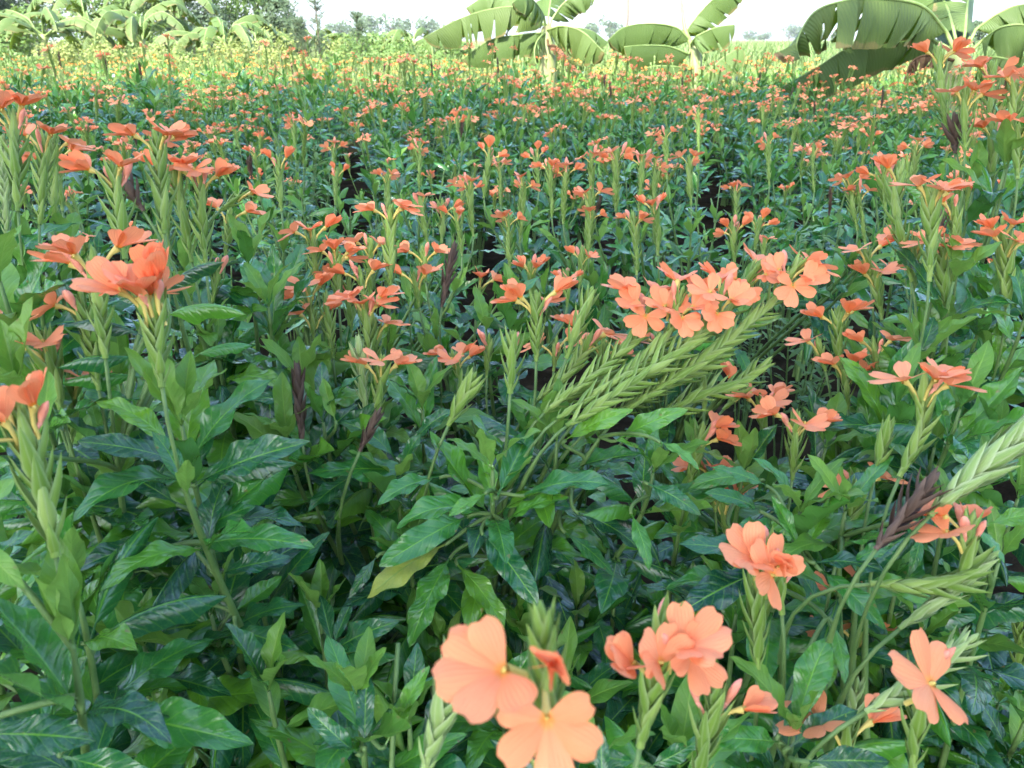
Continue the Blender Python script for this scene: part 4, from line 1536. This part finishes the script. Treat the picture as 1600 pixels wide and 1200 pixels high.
tag(o, 'sunlit mass of far crossandra bushes merging into one orange band', 'flower field', None, 'stuff')


# ------------------------------------------------------------------ banana plants
def banana_blade(mid, hw, drop, r, tears=6, mat='banana', flip=None, up=Vector((0, 0, 1)), nseg=30, nu=4):
    """blade about a midrib polyline: each half hangs by its own angle, torn into strips here and there"""
    acc = along(mid)
    L = acc[-1]
    mb = MB()
    st = [at_len(mid, acc, L * i / nseg) for i in range(nseg + 1)]
    for side in (-1, 1):
        a_base = drop[0] if side < 0 else drop[1]
        cuts = sorted(r.sample(range(2, nseg - 1), min(tears, nseg - 4)))
        bounds = [0] + cuts + [nseg]
        for s0, s1 in zip(bounds, bounds[1:]):
            ang = a_base + r.uniform(-.22, .22)
            gap = r.choice([0.05, .2, .5, .9])
            rows, uvs = [], []
            for i in range(s0, s1 + 1):
                t = i / nseg
                p, T = st[i]
                S = T.cross(up)
                S = S.normalized() if S.length > .05 else Vector((1, 0, 0))
                Nn = S.cross(T).normalized()
                tt = min(1, t / .92)
                w = hw * min(1, (tt / .16) ** .6) * (1 - max(0, (t - .55) / .45) ** 2.2) ** .6 if t > 0.001 else 0.01
                w = max(w, 0.012)
                row, ur = [], []
                for k in range(nu + 1):
                    u = k / nu
                    aa = ang + 0.30 * u - 0.12
                    q = p + (S * side * math.cos(aa) - Nn * math.sin(aa)) * (w * u)
                    shrink = (gap * u * u) * (L / nseg) * ((1 if i == s0 and s0 else 0) - (1 if i == s1 and s1 < nseg else 0))
                    q += T * shrink + T * (0.25 * w * u)
                    q += Nn * (0.03 * hw * math.sin(7 * t * L + side) * u)
                    row.append(q)
                    ur.append((0.5 + 0.5 * side * u, t))
                if side > 0:
                    row.reverse()
                    ur.reverse()
                rows.append(row)
                uvs.append(ur)
            mb.grid(rows, uvs)
    return mb.mesh('blade', [M[mat]])


def banana_leaf(e, root, mid, hw, drop, r, tears=6, mat='banana', petiole=None, rib_r=0.018, up=Vector((0, 0, 1)), dead=False):
    mid = catmull([p - root for p in mid], 6)
    lf = new_obj('leaf', banana_blade(mid, hw, drop, r, tears, mat, up=up), e)
    line = ([p - root for p in petiole] if petiole else []) + mid
    mb = MB()
    if petiole:
        line = catmull([p - root for p in petiole] + [mid[0]], 5)[:-1] + mid
    k = len(line)
    mb.tube([p - Vector((0, 0, .006)) for p in line], [max(.004, rib_r * (1.25 - 1.1 * i / k)) for i in range(k)], 7)
    new_obj('midrib', mb.mesh('midrib', [M['banana_dead'] if dead else M['midrib']]), lf)


def pseudostem(e, pts, radii, mat='pseudostem'):
    mb = MB()
    mb.tube(catmull(pts, 4), list(np.interp(np.linspace(0, 1, 4 * (len(pts) - 1) + 1), np.linspace(0, 1, len(radii)), radii)), 10)
    new_obj('pseudostem', mb.mesh('pseudostem', [M[mat]]), e)


def px_line(pix, d):
    ds = d if isinstance(d, (list, tuple)) else [d] * len(pix)
    return [P(x, y, q) for (x, y), q in zip(pix, ds)]


def banana_px(label, base_px, d, leaves, stem_px, stem_r, seed, group='banana plants beyond the flowers', extra=None):
    r = random.Random(seed)
    g = P(*base_px, d)
    root = Vector((g.x, g.y, 0))
    e = new_obj('banana_plant', None)
    e.location = root
    tag(e, label, 'banana plant', group)
    top = px_line(stem_px, d)
    pts = [Vector((0, 0, -.03))] + [p - root for p in top]
    pseudostem(e, pts, stem_r)
    for lf in leaves:
        mid = px_line(lf['m'], lf.get('d', d))
        banana_leaf(e, root, mid, lf['w'] * .88, lf['a'], r, lf.get('t', 5) * 2, lf.get('mat', 'banana'), [top[-1] - Vector((0, 0, .05))] if lf.get('p', True) else None, lf.get('r', .013), lf.get('up', Vector((0, 0, 1))), lf.get('dead', False))
    return e


banana_px('big banana plant with broad arching leaves, one brown-tipped and one dead', (1492, 150), 6.5, [
    {'m': [(1478, 48), (1440, 8), (1375, -4), (1320, 0), (1272, 18), (1246, 62), (1250, 92)], 'd': [6.5, 6.3, 6.15, 6.1, 6.1, 6.1, 6.15], 'w': .42, 'a': (1.25, .75), 't': 5, 'r': .016, 'mat': 'banana_old'},
    {'m': [(1478, 72), (1440, 53), (1395, 50), (1335, 68), (1275, 105), (1222, 135)], 'd': [6.55, 6.6, 6.6, 6.6, 6.55, 6.5], 'w': .37, 'a': (1.35, 1.15), 't': 3, 'r': .014},
    {'m': [(1485, 92), (1455, 84), (1425, 95), (1412, 128)], 'd': 6.4, 'w': .13, 'a': (1.5, 1.4), 't': 6, 'mat': 'banana_dead', 'dead': True},
    {'m': [(1525, 45), (1560, 20), (1600, 6), (1660, 15)], 'd': [6.5, 6.4, 6.3, 6.2], 'w': .32, 'a': (.7, 1.2), 't': 3},
    {'m': [(1535, 62), (1570, 40), (1620, 42), (1680, 80)], 'd': [6.5, 6.2, 6.0, 5.9], 'w': .32, 'a': (.9, 1.25), 't': 4},
    {'m': [(1520, 95), (1550, 88), (1590, 98), (1640, 140)], 'd': [6.4, 6.3, 6.1, 6.0], 'w': .36, 'a': (1.0, 1.3), 't': 3, 'mat': 'banana_old'},
    {'m': [(1508, 50), (1512, 5), (1520, -50), (1540, -120)], 'd': [6.5, 6.6, 6.7, 6.8], 'w': .30, 'a': (.4, .4), 't': 2, 'up': Vector((0, -1, .1))},
    {'m': [(1490, 45), (1475, 0), (1440, -40), (1400, -60)], 'd': [6.5, 6.7, 6.9, 7.0], 'w': .33, 'a': (.8, .8), 't': 4},
    {'m': [(1515, 60), (1500, 20), (1470, -10), (1440, 10)], 'd': [6.6, 6.9, 7.2, 7.4], 'w': .28, 'a': (.9, .9), 't': 4},
    {'m': [(1530, 100), (1560, 95), (1590, 110), (1620, 150)], 'd': [6.6, 6.8, 7.0, 7.1], 'w': .3, 'a': (1.0, 1.0), 't': 4},
], [(1497, 110), (1503, 85)], [.11, .10, .075], 1)

banana_px('young banana plant with a rolled upright new leaf and pale lower leaves', (1086, 150), 9.0, [
    {'m': [(1078, 62), (1056, 42), (1015, 36), (975, 42), (950, 62)], 'd': [9, 8.9, 8.8, 8.75, 8.7], 'w': .38, 'a': (1.35, .8), 't': 3},
    {'m': [(1076, 84), (1045, 72), (1005, 70), (975, 72)], 'd': [8.9, 8.7, 8.5, 8.4], 'w': .30, 'a': (1.3, .6), 't': 1},
    {'m': [(1080, 108), (1050, 103), (1015, 104), (990, 120)], 'd': [8.9, 8.7, 8.6, 8.5], 'w': .25, 'a': (1.2, .8), 't': 3},
    {'m': [(1078, 60), (1072, 50), (1100, 12), (1140, -25), (1165, -50)], 'd': [9, 9, 8.9, 8.8, 8.8], 'w': .30, 'a': (1.0, 1.3), 't': 3},
    {'m': [(1080, 68), (1090, 55), (1120, 42), (1148, 38)], 'd': [8.9, 8.75, 8.7, 8.7], 'w': .28, 'a': (.8, 1.45), 't': 3},
    {'m': [(1094, 125), (1110, 108), (1132, 88), (1158, 72)], 'd': [8.9, 8.8, 8.75, 8.7], 'w': .27, 'a': (.25, .9), 't': 2},
    {'m': [(1090, 80), (1096, 86), (1100, 95)], 'd': [9, 9.1, 9.1], 'w': .12, 'a': (.7, .7), 't': 1},
    {'m': [(1070, 45), (1066, 10), (1063, -40)], 'd': 9, 'w': .04, 'a': (1.5, 1.5), 't': 0, 'r': .028},
], [(1087, 105), (1082, 66)], [.10, .08, .05], 2)

banana_px('banana plant with a long drooping leaf, tattered at its tip, and hanging dry skirts', (855, 130), 9.0, [
    {'m': [(850, 38), (812, 12), (765, 14), (715, 30), (662, 58)], 'd': [9, 8.8, 8.7, 8.6, 8.6], 'w': .36, 'a': (1.2, .8), 't': 4, 'mat': 'banana_old'},
    {'m': [(850, 30), (815, 2), (770, -12), (728, 12)], 'd': [9.1, 9.2, 9.3, 9.3], 'w': .33, 'a': (1.0, 1.0), 't': 3},
    {'m': [(852, 50), (810, 54), (765, 62), (722, 92)], 'd': [9, 8.9, 8.8, 8.8], 'w': .3, 'a': (1.2, .8), 't': 3},
    {'m': [(856, 46), (880, 40), (912, 50), (945, 82)], 'd': [8.9, 8.7, 8.6, 8.5], 'w': .36, 'a': (1.0, 1.4), 't': 5, 'mat': 'banana_old'},
    {'m': [(850, 52), (840, 62), (835, 80), (838, 100)], 'd': [8.9, 8.7, 8.6, 8.6], 'w': .2, 'a': (1.2, 1.2), 't': 6, 'mat': 'banana_old'},
    {'m': [(862, 46), (890, 42), (925, 48), (950, 66)], 'd': [9.1, 9.4, 9.6, 9.7], 'w': .3, 'a': (1.0, .8), 't': 4},
    {'m': [(862, 30), (880, 5), (905, -10), (930, -4)], 'd': [9, 9, 8.9, 8.9], 'w': .25, 'a': (1.0, 1.3), 't': 4},
    {'m': [(857, 25), (862, -10), (872, -60)], 'd': [9, 9.1, 9.2], 'w': .25, 'a': (.6, .6), 't': 3, 'up': Vector((0, -1, .1))},
    {'m': [(850, 25), (838, 5), (820, -10), (800, 4)], 'd': [8.9, 8.6, 8.4, 8.3], 'w': .26, 'a': (1.3, 1.2), 't': 5},
    {'m': [(856, 70), (870, 72), (884, 90), (886, 112)], 'd': 8.8, 'w': .1, 'a': (1.5, 1.4), 't': 5, 'mat': 'banana_dead', 'dead': True},
], [(855, 90), (855, 45)], [.12, .10, .07], 3)


def banana_generic(x, y, h, n, leaf_l, seed, label):
    r = random.Random(seed)
    root = Vector((x, y, 0))
    e = new_obj('banana_plant', None)
    e.location = root
    tag(e, label, 'banana plant', 'banana plants in the far grove')
    pseudostem(e, [Vector((0, 0, -.03)), Vector((.02, 0, h * .5)), Vector((.03, 0, h))], [.10, .08, .05])
    for k in range(n):
        w = TAU * k / n + r.uniform(-.35, .35)
        o = Vector((math.cos(w), math.sin(w), 0))
        el = r.uniform(.35, 1.25)
        L = leaf_l * r.uniform(.75, 1.15)
        a = root + Vector((.03, 0, h - r.uniform(0, .18)))
        p1 = a + (o * math.cos(el) + Vector((0, 0, math.sin(el)))) * L * .35
        p2 = p1 + (o * math.cos(el * .35) + Vector((0, 0, math.sin(el * .35) - .05))) * L * .35
        p3 = p2 + (o * .85 + Vector((0, 0, -.55))) * L * .32
        p4 = p3 + (o * .45 + Vector((0, 0, -.9))) * L * .2
        banana_leaf(e, root, [a + (p1 - a) * .5, p1, p2, p3, p4], leaf_l * r.uniform(.11, .145), (r.uniform(.25, .9), r.uniform(.25, .9)), r, r.randint(5, 11), r.choice(['banana', 'banana', 'banana_old']), [a], .014)
    return e


def gx(px, d):
    return (px - 800) / FPX * d


for px, y, h, n, L, lab in [(130, 17.0, 1.1, 11, 1.35, 'bright banana plant beside the dark spreading tree'), (195, 19.0, 1.4, 10, 1.5, 'tall banana plant at the back of the grove among light bushes'),
                            (270, 17.5, 1.0, 12, 1.5, 'banana plant in the middle of the grove with wide arching leaves'), (318, 21.0, 1.7, 10, 1.6, 'tallest banana plant of the far grove'),
                            (388, 16.5, .95, 11, 1.3, 'short banana plant with a yellowing leaf at the grove end'), (432, 20.0, 1.0, 7, 1.1, 'small banana plant under the dark round tree'),
                            (655, 19.0, .95, 7, 1.0, 'small banana clump beside the thin feathery saplings'), (520, 22.0, 1.0, 6, .9, 'little banana plant between two feathery saplings')]:
    banana_generic(gx(px, y), y, h, n, L, int(px * 7), lab)


# ------------------------------------------------------------------ trees, bushes and saplings at the back
tree('spreading_tree', (gx(-10, 24), 24, 0), 4.6, 2.3, 20000, .17, M['crown_olive'], 'dark olive spreading tree at the edge of the banana grove', 201, None, .18, .12)
tree('dark_tree', (gx(440, 27), 27, 0), 3.6, 1.15, 9000, .17, M['crown_dark'], 'dark round tree rising behind the banana grove', 202, None, .1, .42)
for k, (px, d, h, cr, mt, lab) in enumerate([(70, 21, 2.2, .9, 'crown_light', 'light green bush between the dark tree and the first banana plant'), (215, 23, 4.2, 1.9, 'crown_light', 'tall light green leafy bush behind the banana stems'), (120, 25, 4.0, 1.9, 'crown_feather', 'tall grey-green bush behind the first banana plants'), (285, 26, 4.4, 1.9, 'crown_light', 'tallest light green bush at the back of the banana grove'), (405, 25, 3.2, 1.2, 'crown_light', 'light green bush in front of the dark round tree'),
                                             (345, 24, 3.8, 1.7, 'crown_feather', 'grey-green bush at the back of the banana grove'), (470, 22, 1.8, .8, 'crown_feather', 'grey-green thorny bush beside the dark round tree'),
                                             (615, 26, 1.4, .9, 'crown_light', 'low light bush behind the feathery saplings'), (700, 24, 1.3, .8, 'crown_light', 'low light bush behind the drooping banana leaf'),
                                             (555, 24, 1.25, .8, 'crown_light', 'low light bush between the saplings'), (1445, 24, 1.75, .8, 'crown_feather', 'rounded green bush behind the big banana plant'),
                                             (1260, 26, 1.2, .6, 'crown_feather', 'small grey-green bush standing in the cane'), (1570, 22, 1.9, 1.0, 'crown_light', 'light bush behind the right banana stem'.replace('right ', 'big '))]):
    tree('bush', (gx(px, d), d, 0), h, cr, int(3600 * max(1, cr)), .13, M[mt], lab, 220 + k, 'bushes along the back of the field', .04, .05, 'bush', 4)
for k, (px, d, h, cr, lab) in enumerate([(885, 11.5, 1.02, .35, 'pale yellow-green bush under the drooping banana leaf'), (905, 12.2, .95, .3, 'pale yellow-green bush beside the young banana plant'), (760, 11.0, .9, .4, 'pale yellow-green bush at the foot of the long banana leaf'),
                                         (1310, 8.6, .85, .22, 'small pale bush under the dark banana leaf'), (960, 10.5, .88, .4, 'low pale weedy bush beneath the young banana leaves'), (640, 12.0, .8, .4, 'low pale weedy bush on the meadow edge'), (1400, 9.5, .8, .35, 'low pale weedy bush by the dead banana leaf')]):
    tree('weed_bush', (gx(px, d), d, 0), h, cr, 1300, .055, M['crown_yellow'], lab, 260 + k, 'pale bushes on the meadow', .02, .1, 'bush', 4)


def sapling(px, d, h, cr, label, seed):
    """thin feathery sapling: stem, side twigs, needle sprays"""
    r = random.Random(seed)
    e = new_obj('feathery_sapling', None)
    e.location = (gx(px, d), d, 0)
    tag(e, label, 'sapling', 'feathery saplings at the field end')
    mb, nb = MB(), MB()
    top = Vector((r.uniform(-.05, .05), 0, h))
    mb.tube([Vector((0, 0, -.03)), top * .5, top], [.03, .02, .006], 6)
    for k in range(60):
        t = r.uniform(.12, .98)
        p = top * t
        w = r.uniform(0, TAU)
        L = cr * (1.1 - t * .75) * r.uniform(.6, 1.1)
        q = p + Vector((math.cos(w) * L, math.sin(w) * L, L * r.uniform(.4, 1.1)))
        mb.tube([p, p.lerp(q, .5) + Vector((0, 0, -.02)), q], [.006, .004, .002], 4)
        for m in range(26):
            a = p.lerp(q, r.uniform(.25, 1.0))
            dd = Vector((r.uniform(-1, 1), r.uniform(-1, 1), r.uniform(-.2, 1))).normalized() * r.uniform(.08, .2)
            sd = dd.orthogonal().normalized() * .006
            nb.grid([[a - sd, a + sd], [a + dd - sd * .3, a + dd + sd * .3]], [[(0, 0), (1, 0)], [(0, 1), (1, 1)]])
    new_obj('trunk', mb.mesh('trunk', [M['bark']]), e)
    new_obj('crown', nb.mesh('crown', [M['crown_feather']]), e)


for a_ in [(525, 21, 2.6, .35, 'tall thin feathery sapling against the sky', 1), (577, 19, 1.5, .4, 'short bushy feathery sapling standing alone in the meadow', 2), (486, 23, 2.6, .5, 'feathery sapling touching the dark round tree', 3), (500, 20, 1.4, .4, 'low feathery sapling in front of taller ones', 4)]:
    sapling(*a_)


# ------------------------------------------------------------------ cane, meadow grass
def blades(name, pos, h, wd, seed, mat, bend=.5, nseg=3):
    g = np.random.default_rng(seed)
    n = len(pos)
    az = g.uniform(0, TAU, n)
    o = np.stack([np.cos(az), np.sin(az), np.zeros(n)], 1)
    sd = np.stack([-np.sin(az), np.cos(az), np.zeros(n)], 1)
    H = h * g.uniform(.6, 1.15, n)
    B = bend * g.uniform(.2, 1.3, n) * H
    W = wd * g.uniform(.6, 1.3, n)
    rowsv = []
    for i in range(nseg + 1):
        t = i / nseg
        c = pos + o * (B * t ** 2.2)[:, None] + np.array([0, 0, 1]) * (H * (t - .35 * bend * t ** 3))[:, None]
        w = (W * (1 - t ** 1.5 * .95) * .5)[:, None]
        rowsv += [c - sd * w, c + sd * w]
    k = 2 * (nseg + 1)
    v = np.stack(rowsv, 1).reshape(-1, 3)
    f = []
    base = (np.arange(n) * k)[:, None]
    for i in range(nseg):
        f.append(base + np.array([[2 * i, 2 * i + 1, 2 * i + 3, 2 * i + 2]]))
    f = np.concatenate(f, 0)
    me = bpy.data.meshes.new(name)
    me.vertices.add(len(v))
    me.vertices.foreach_set('co', v.astype(np.float32).ravel())
    me.loops.add(f.size)
    me.loops.foreach_set('vertex_index', f.ravel().astype(np.int32))
    me.polygons.add(len(f))
    me.polygons.foreach_set('loop_start', np.arange(0, f.size, 4, dtype=np.int32))
    me.update(calc_edges=True)
    me.validate()
    me.materials.append(M[mat])
    return new_obj(name, me)


g = np.random.default_rng(9)


def scatter(n, y0, y1, xl, xr):
    y = y0 * (y1 / y0) ** g.uniform(0, 1, n)
    x = g.uniform(0, 1, n)
    lo, hi = np.array([xl(v) for v in y]), np.array([xr(v) for v in y])
    return np.stack([lo + (hi - lo) * x, y, np.zeros(n)], 1)


p = np.concatenate([scatter(26000, 15.5, 45, lambda v: 0.02 * v - .5, lambda v: .75 * v + 1), scatter(14000, 45, 260, lambda v: -.35 * v, lambda v: .75 * v + 1)])
hh = np.where(p[:, 1] > 45, 1.0, 1.0)
o = blades('cane_field', p, 1.08, .035, 4, 'cane', .45)
tag(o, 'bright green field of tall cane blades reaching the horizon', 'cane field', None, 'stuff')
p = np.concatenate([scatter(34000, 9.5, 26, lambda v: -.75 * v - 1, lambda v: .1 * v), scatter(9000, 9.5, 16, lambda v: 0, lambda v: .75 * v + 1), scatter(9000, 26, 120, lambda v: -.75 * v - 1, lambda v: .02 * v)])
o = blades('meadow_grass', p, .72, .016, 5, 'grass', .5)
tag(o, 'pale sunlit meadow grass between the flowers and the banana grove', 'grass', None, 'stuff')

# ------------------------------------------------------------------ far things: palm, treeline, pylons
e = new_obj('palmyra_palm', None)
e.location = (gx(962, 200), 200, 0)
tag(e, 'lone far palm with a bare trunk and a shaggy brown crown', 'palm tree')
mb = MB()
mb.tube([Vector((0, 0, 0)), Vector((.3, 0, 6)), Vector((0, 0, 11.5))], [.42, .32, .3], 8)
new_obj('trunk', mb.mesh('trunk', [M['bark']]), e)
mb = MB()
r = random.Random(31)
for k in range(46):
    w, el = r.uniform(0, TAU), r.uniform(-1.3, 1.2)
    d = Vector((math.cos(w) * math.cos(el), math.sin(w) * math.cos(el), math.sin(el)))
    s = d.cross(Vector((0, 0, 1))).normalized()
    c = Vector((0, 0, 11.6))
    L = r.uniform(1.1, 1.7)
    for q in range(-3, 4):
        dd = (d + s * q * .16).normalized()
        n_ = s * .05
        mb.grid([[c + d * .5 - n_ * .3, c + d * .5 + n_ * .3], [c + dd * L - n_ + Vector((0, 0, -.1)), c + dd * L + n_ + Vector((0, 0, -.1))], [c + dd * L * 1.15 + Vector((0, 0, -.25)), c + dd * L * 1.15 + n_ * .2 + Vector((0, 0, -.25))]], [[(0, 0), (1, 0)]] * 3)
new_obj('crown', mb.mesh('crown', [M['crown_olive']]), e)

for k, (px, d, h, cr) in enumerate([(600, 150, 5.0, 3.0), (640, 160, 5.6, 4.0), (680, 170, 6.0, 3.5), (715, 150, 4.4, 3.0), (905, 180, 4.6, 3.2), (940, 190, 5.6, 3.0), (1195, 260, 5.2, 3.6), (1215, 270, 6.2, 2.6), (1240, 250, 4.2, 2.6), (1160, 280, 3.6, 3.0), (1140, 290, 3.8, 3.0), (1010, 260, 4.0, 3.0), (560, 170, 5.0, 3.6)]):
    tree('far_tree', (gx(px, d), d, 0), h, cr, 500, .8, M['crown_feather'], ['low round tree on the horizon beside the feathery saplings', 'tree on the horizon close to the lone far palm', 'ragged tree on the horizon over the cane field'][0 if k < 4 or k == 12 else 1 if k < 6 else 2], 400 + k,
         ['trees on the horizon by the saplings', 'trees on the horizon by the palm', 'trees on the horizon over the cane'][0 if k < 4 or k == 12 else 1 if k < 6 else 2], .25, .2, limbs=4)


def pylon(px, d, h, wide, label):
    e = new_obj('power_pylon', None)
    e.location = (gx(px, d), d, 0)
    tag(e, label, 'pylon')

    def bars(name, segs, th):
        mb = MB()
        for a, c in segs:
            mb.tube([Vector(a), Vector(c)], [th, th], 4)
        new_obj(name, mb.mesh(name, [M['steel']], False), e)
    b = h * .13
    segs = []
    lv = [(0, b), (.25, b * .78), (.45, b * .6), (.62, b * .42), (.78, b * .28), (1, b * .12)]
    for (z0, w0), (z1, w1) in zip(lv, lv[1:]):
        c0 = [(-w0, -w0, z0 * h), (w0, -w0, z0 * h), (w0, w0, z0 * h), (-w0, w0, z0 * h)]
        c1 = [(-w1, -w1, z1 * h), (w1, -w1, z1 * h), (w1, w1, z1 * h), (-w1, w1, z1 * h)]
        for q in range(4):
            segs += [(c0[q], c1[q]), (c0[q], c1[(q + 1) % 4]), (c0[(q + 1) % 4], c1[q])]
    bars('lattice_tower', segs, .16)
    for z in (.66, .80, .93):
        w = wide * (1 if z < .7 else .85 if z < .9 else .6)
        bars('cross_arm', [((-w, 0, z * h), (w, 0, z * h)), ((-w, 0, z * h), (0, 0, (z + .06) * h)), ((w, 0, z * h), (0, 0, (z + .06) * h))], .14)


pylon(625, 780, 34, 5.5, 'faint far lattice pylon above the low horizon trees')
pylon(1197, 700, 25, 8.5, 'faint wide-armed pylon on the horizon over the cane')

# low weedy clumps on the sunlit meadow, in front of the banana grove
rw = random.Random(55)
for k in range(34):
    d = rw.uniform(12.0, 16)
    px = -10 + k * 21 + rw.uniform(-15, 15)
    yel = rw.random() < .5
    tree('weed_bush', (gx(px, d), d, 0), rw.uniform(.8, 1.2), rw.uniform(.3, .55), 900, .06, M['crown_yellow' if yel else 'crown_light'],
         ('yellowish' if yel else 'fresh green') + ' weed clump on the sunlit meadow before the banana grove', 600 + k, ('yellowish' if yel else 'green') + ' weed clumps on the meadow', .02, .05, 'bush', 4)


# ------------------------------------------------------------------ pale weeds among the bushes
def weed(px, py, d, n, size, spread, label, seed):
    r = random.Random(seed)
    top = P(px, py, d)
    root = Vector((top.x, top.y, 0))
    e = new_obj('weed_plant', None)
    e.location = root
    tag(e, label, 'weed')
    for k in range(n):
        w, rr = r.uniform(0, TAU), spread * r.uniform(.2, 1)
        tip = Vector((math.cos(w) * rr, math.sin(w) * rr, top.z * r.uniform(.82, 1.0)))
        pts = shoot_curve(Vector((0, 0, 0)), tip, Vector((0, 0, 1)))
        acc = along(pts)
        mb = MB()
        mb.tube(pts, [.0025 - .0015 * a / acc[-1] for a in acc], 5)
        new_obj('stem', mb.mesh('stem', [M['stem']]), e)
        s_ = acc[-1]
        while s_ > acc[-1] * .45:
            p, t = at_len(pts, acc, s_)
            for q in range(2):
                az = r.uniform(0, TAU)
                dd = (Vector((math.cos(az), math.sin(az), 0)) + Vector((0, 0, r.uniform(.1, .9)))).normalized()
                v = LEAF['mid'][r.randrange(4)]
                new_obj('leaf', v['weed'], e, leaf_mtx(p, dd, Vector((0, 0, 1)), size * r.uniform(.6, 1.1)))
            s_ -= r.uniform(.012, .03)


weed(420, 225, 2.0, 8, .04, .16, 'pale small-leaved weed standing among the shaded bushes near the dark hollow', 1)
weed(500, 300, 1.6, 7, .035, .14, 'light small-leaved weed trailing in front of the dark hollow', 2)
weed(1205, 345, 1.5, 9, .028, .09, 'pale feathery weed between two flowering bushes in the front rows', 3)
weed(655, 500, .95, 5, .022, .05, 'thin whitish-green weed beside the broad flower head', 4)
weed(1290, 330, 1.35, 8, .04, .12, 'light green weed under slanting thin spikes', 5)
weed(250, 130, 4.2, 9, .05, .15, 'rounded pale weed before the bright meadow', 6)


# ------------------------------------------------------------------ the hazy air
m, nt = mat_new('haze_air')
v_ = nt.nodes.new('ShaderNodeVolumePrincipled')
v_.inputs['Color'].default_value = (0.86, 0.93, 1.0, 1)
v_.inputs['Density'].default_value = 0.0004
o_ = nt.nodes.new('ShaderNodeOutputMaterial')
nt.links.new(v_.outputs[0], o_.inputs['Volume'])
mb = MB()
x0, x1, y0, y1, z0, z1 = -950, 950, -80, 1450, -1.2, 36.5
mb.v = [(x, y, z) for z in (z0, z1) for y in (y0, y1) for x in (x0, x1)]
mb.uv = [(0, 0)] * 8
mb.f = [(0, 2, 3, 1), (4, 5, 7, 6), (0, 1, 5, 4), (2, 6, 7, 3), (0, 4, 6, 2), (1, 3, 7, 5)]
mb.mi = [0] * 6
tag(new_obj('haze', mb.mesh('haze', [m], False)), 'thin pale haze over the whole field', 'haze', None, 'stuff')
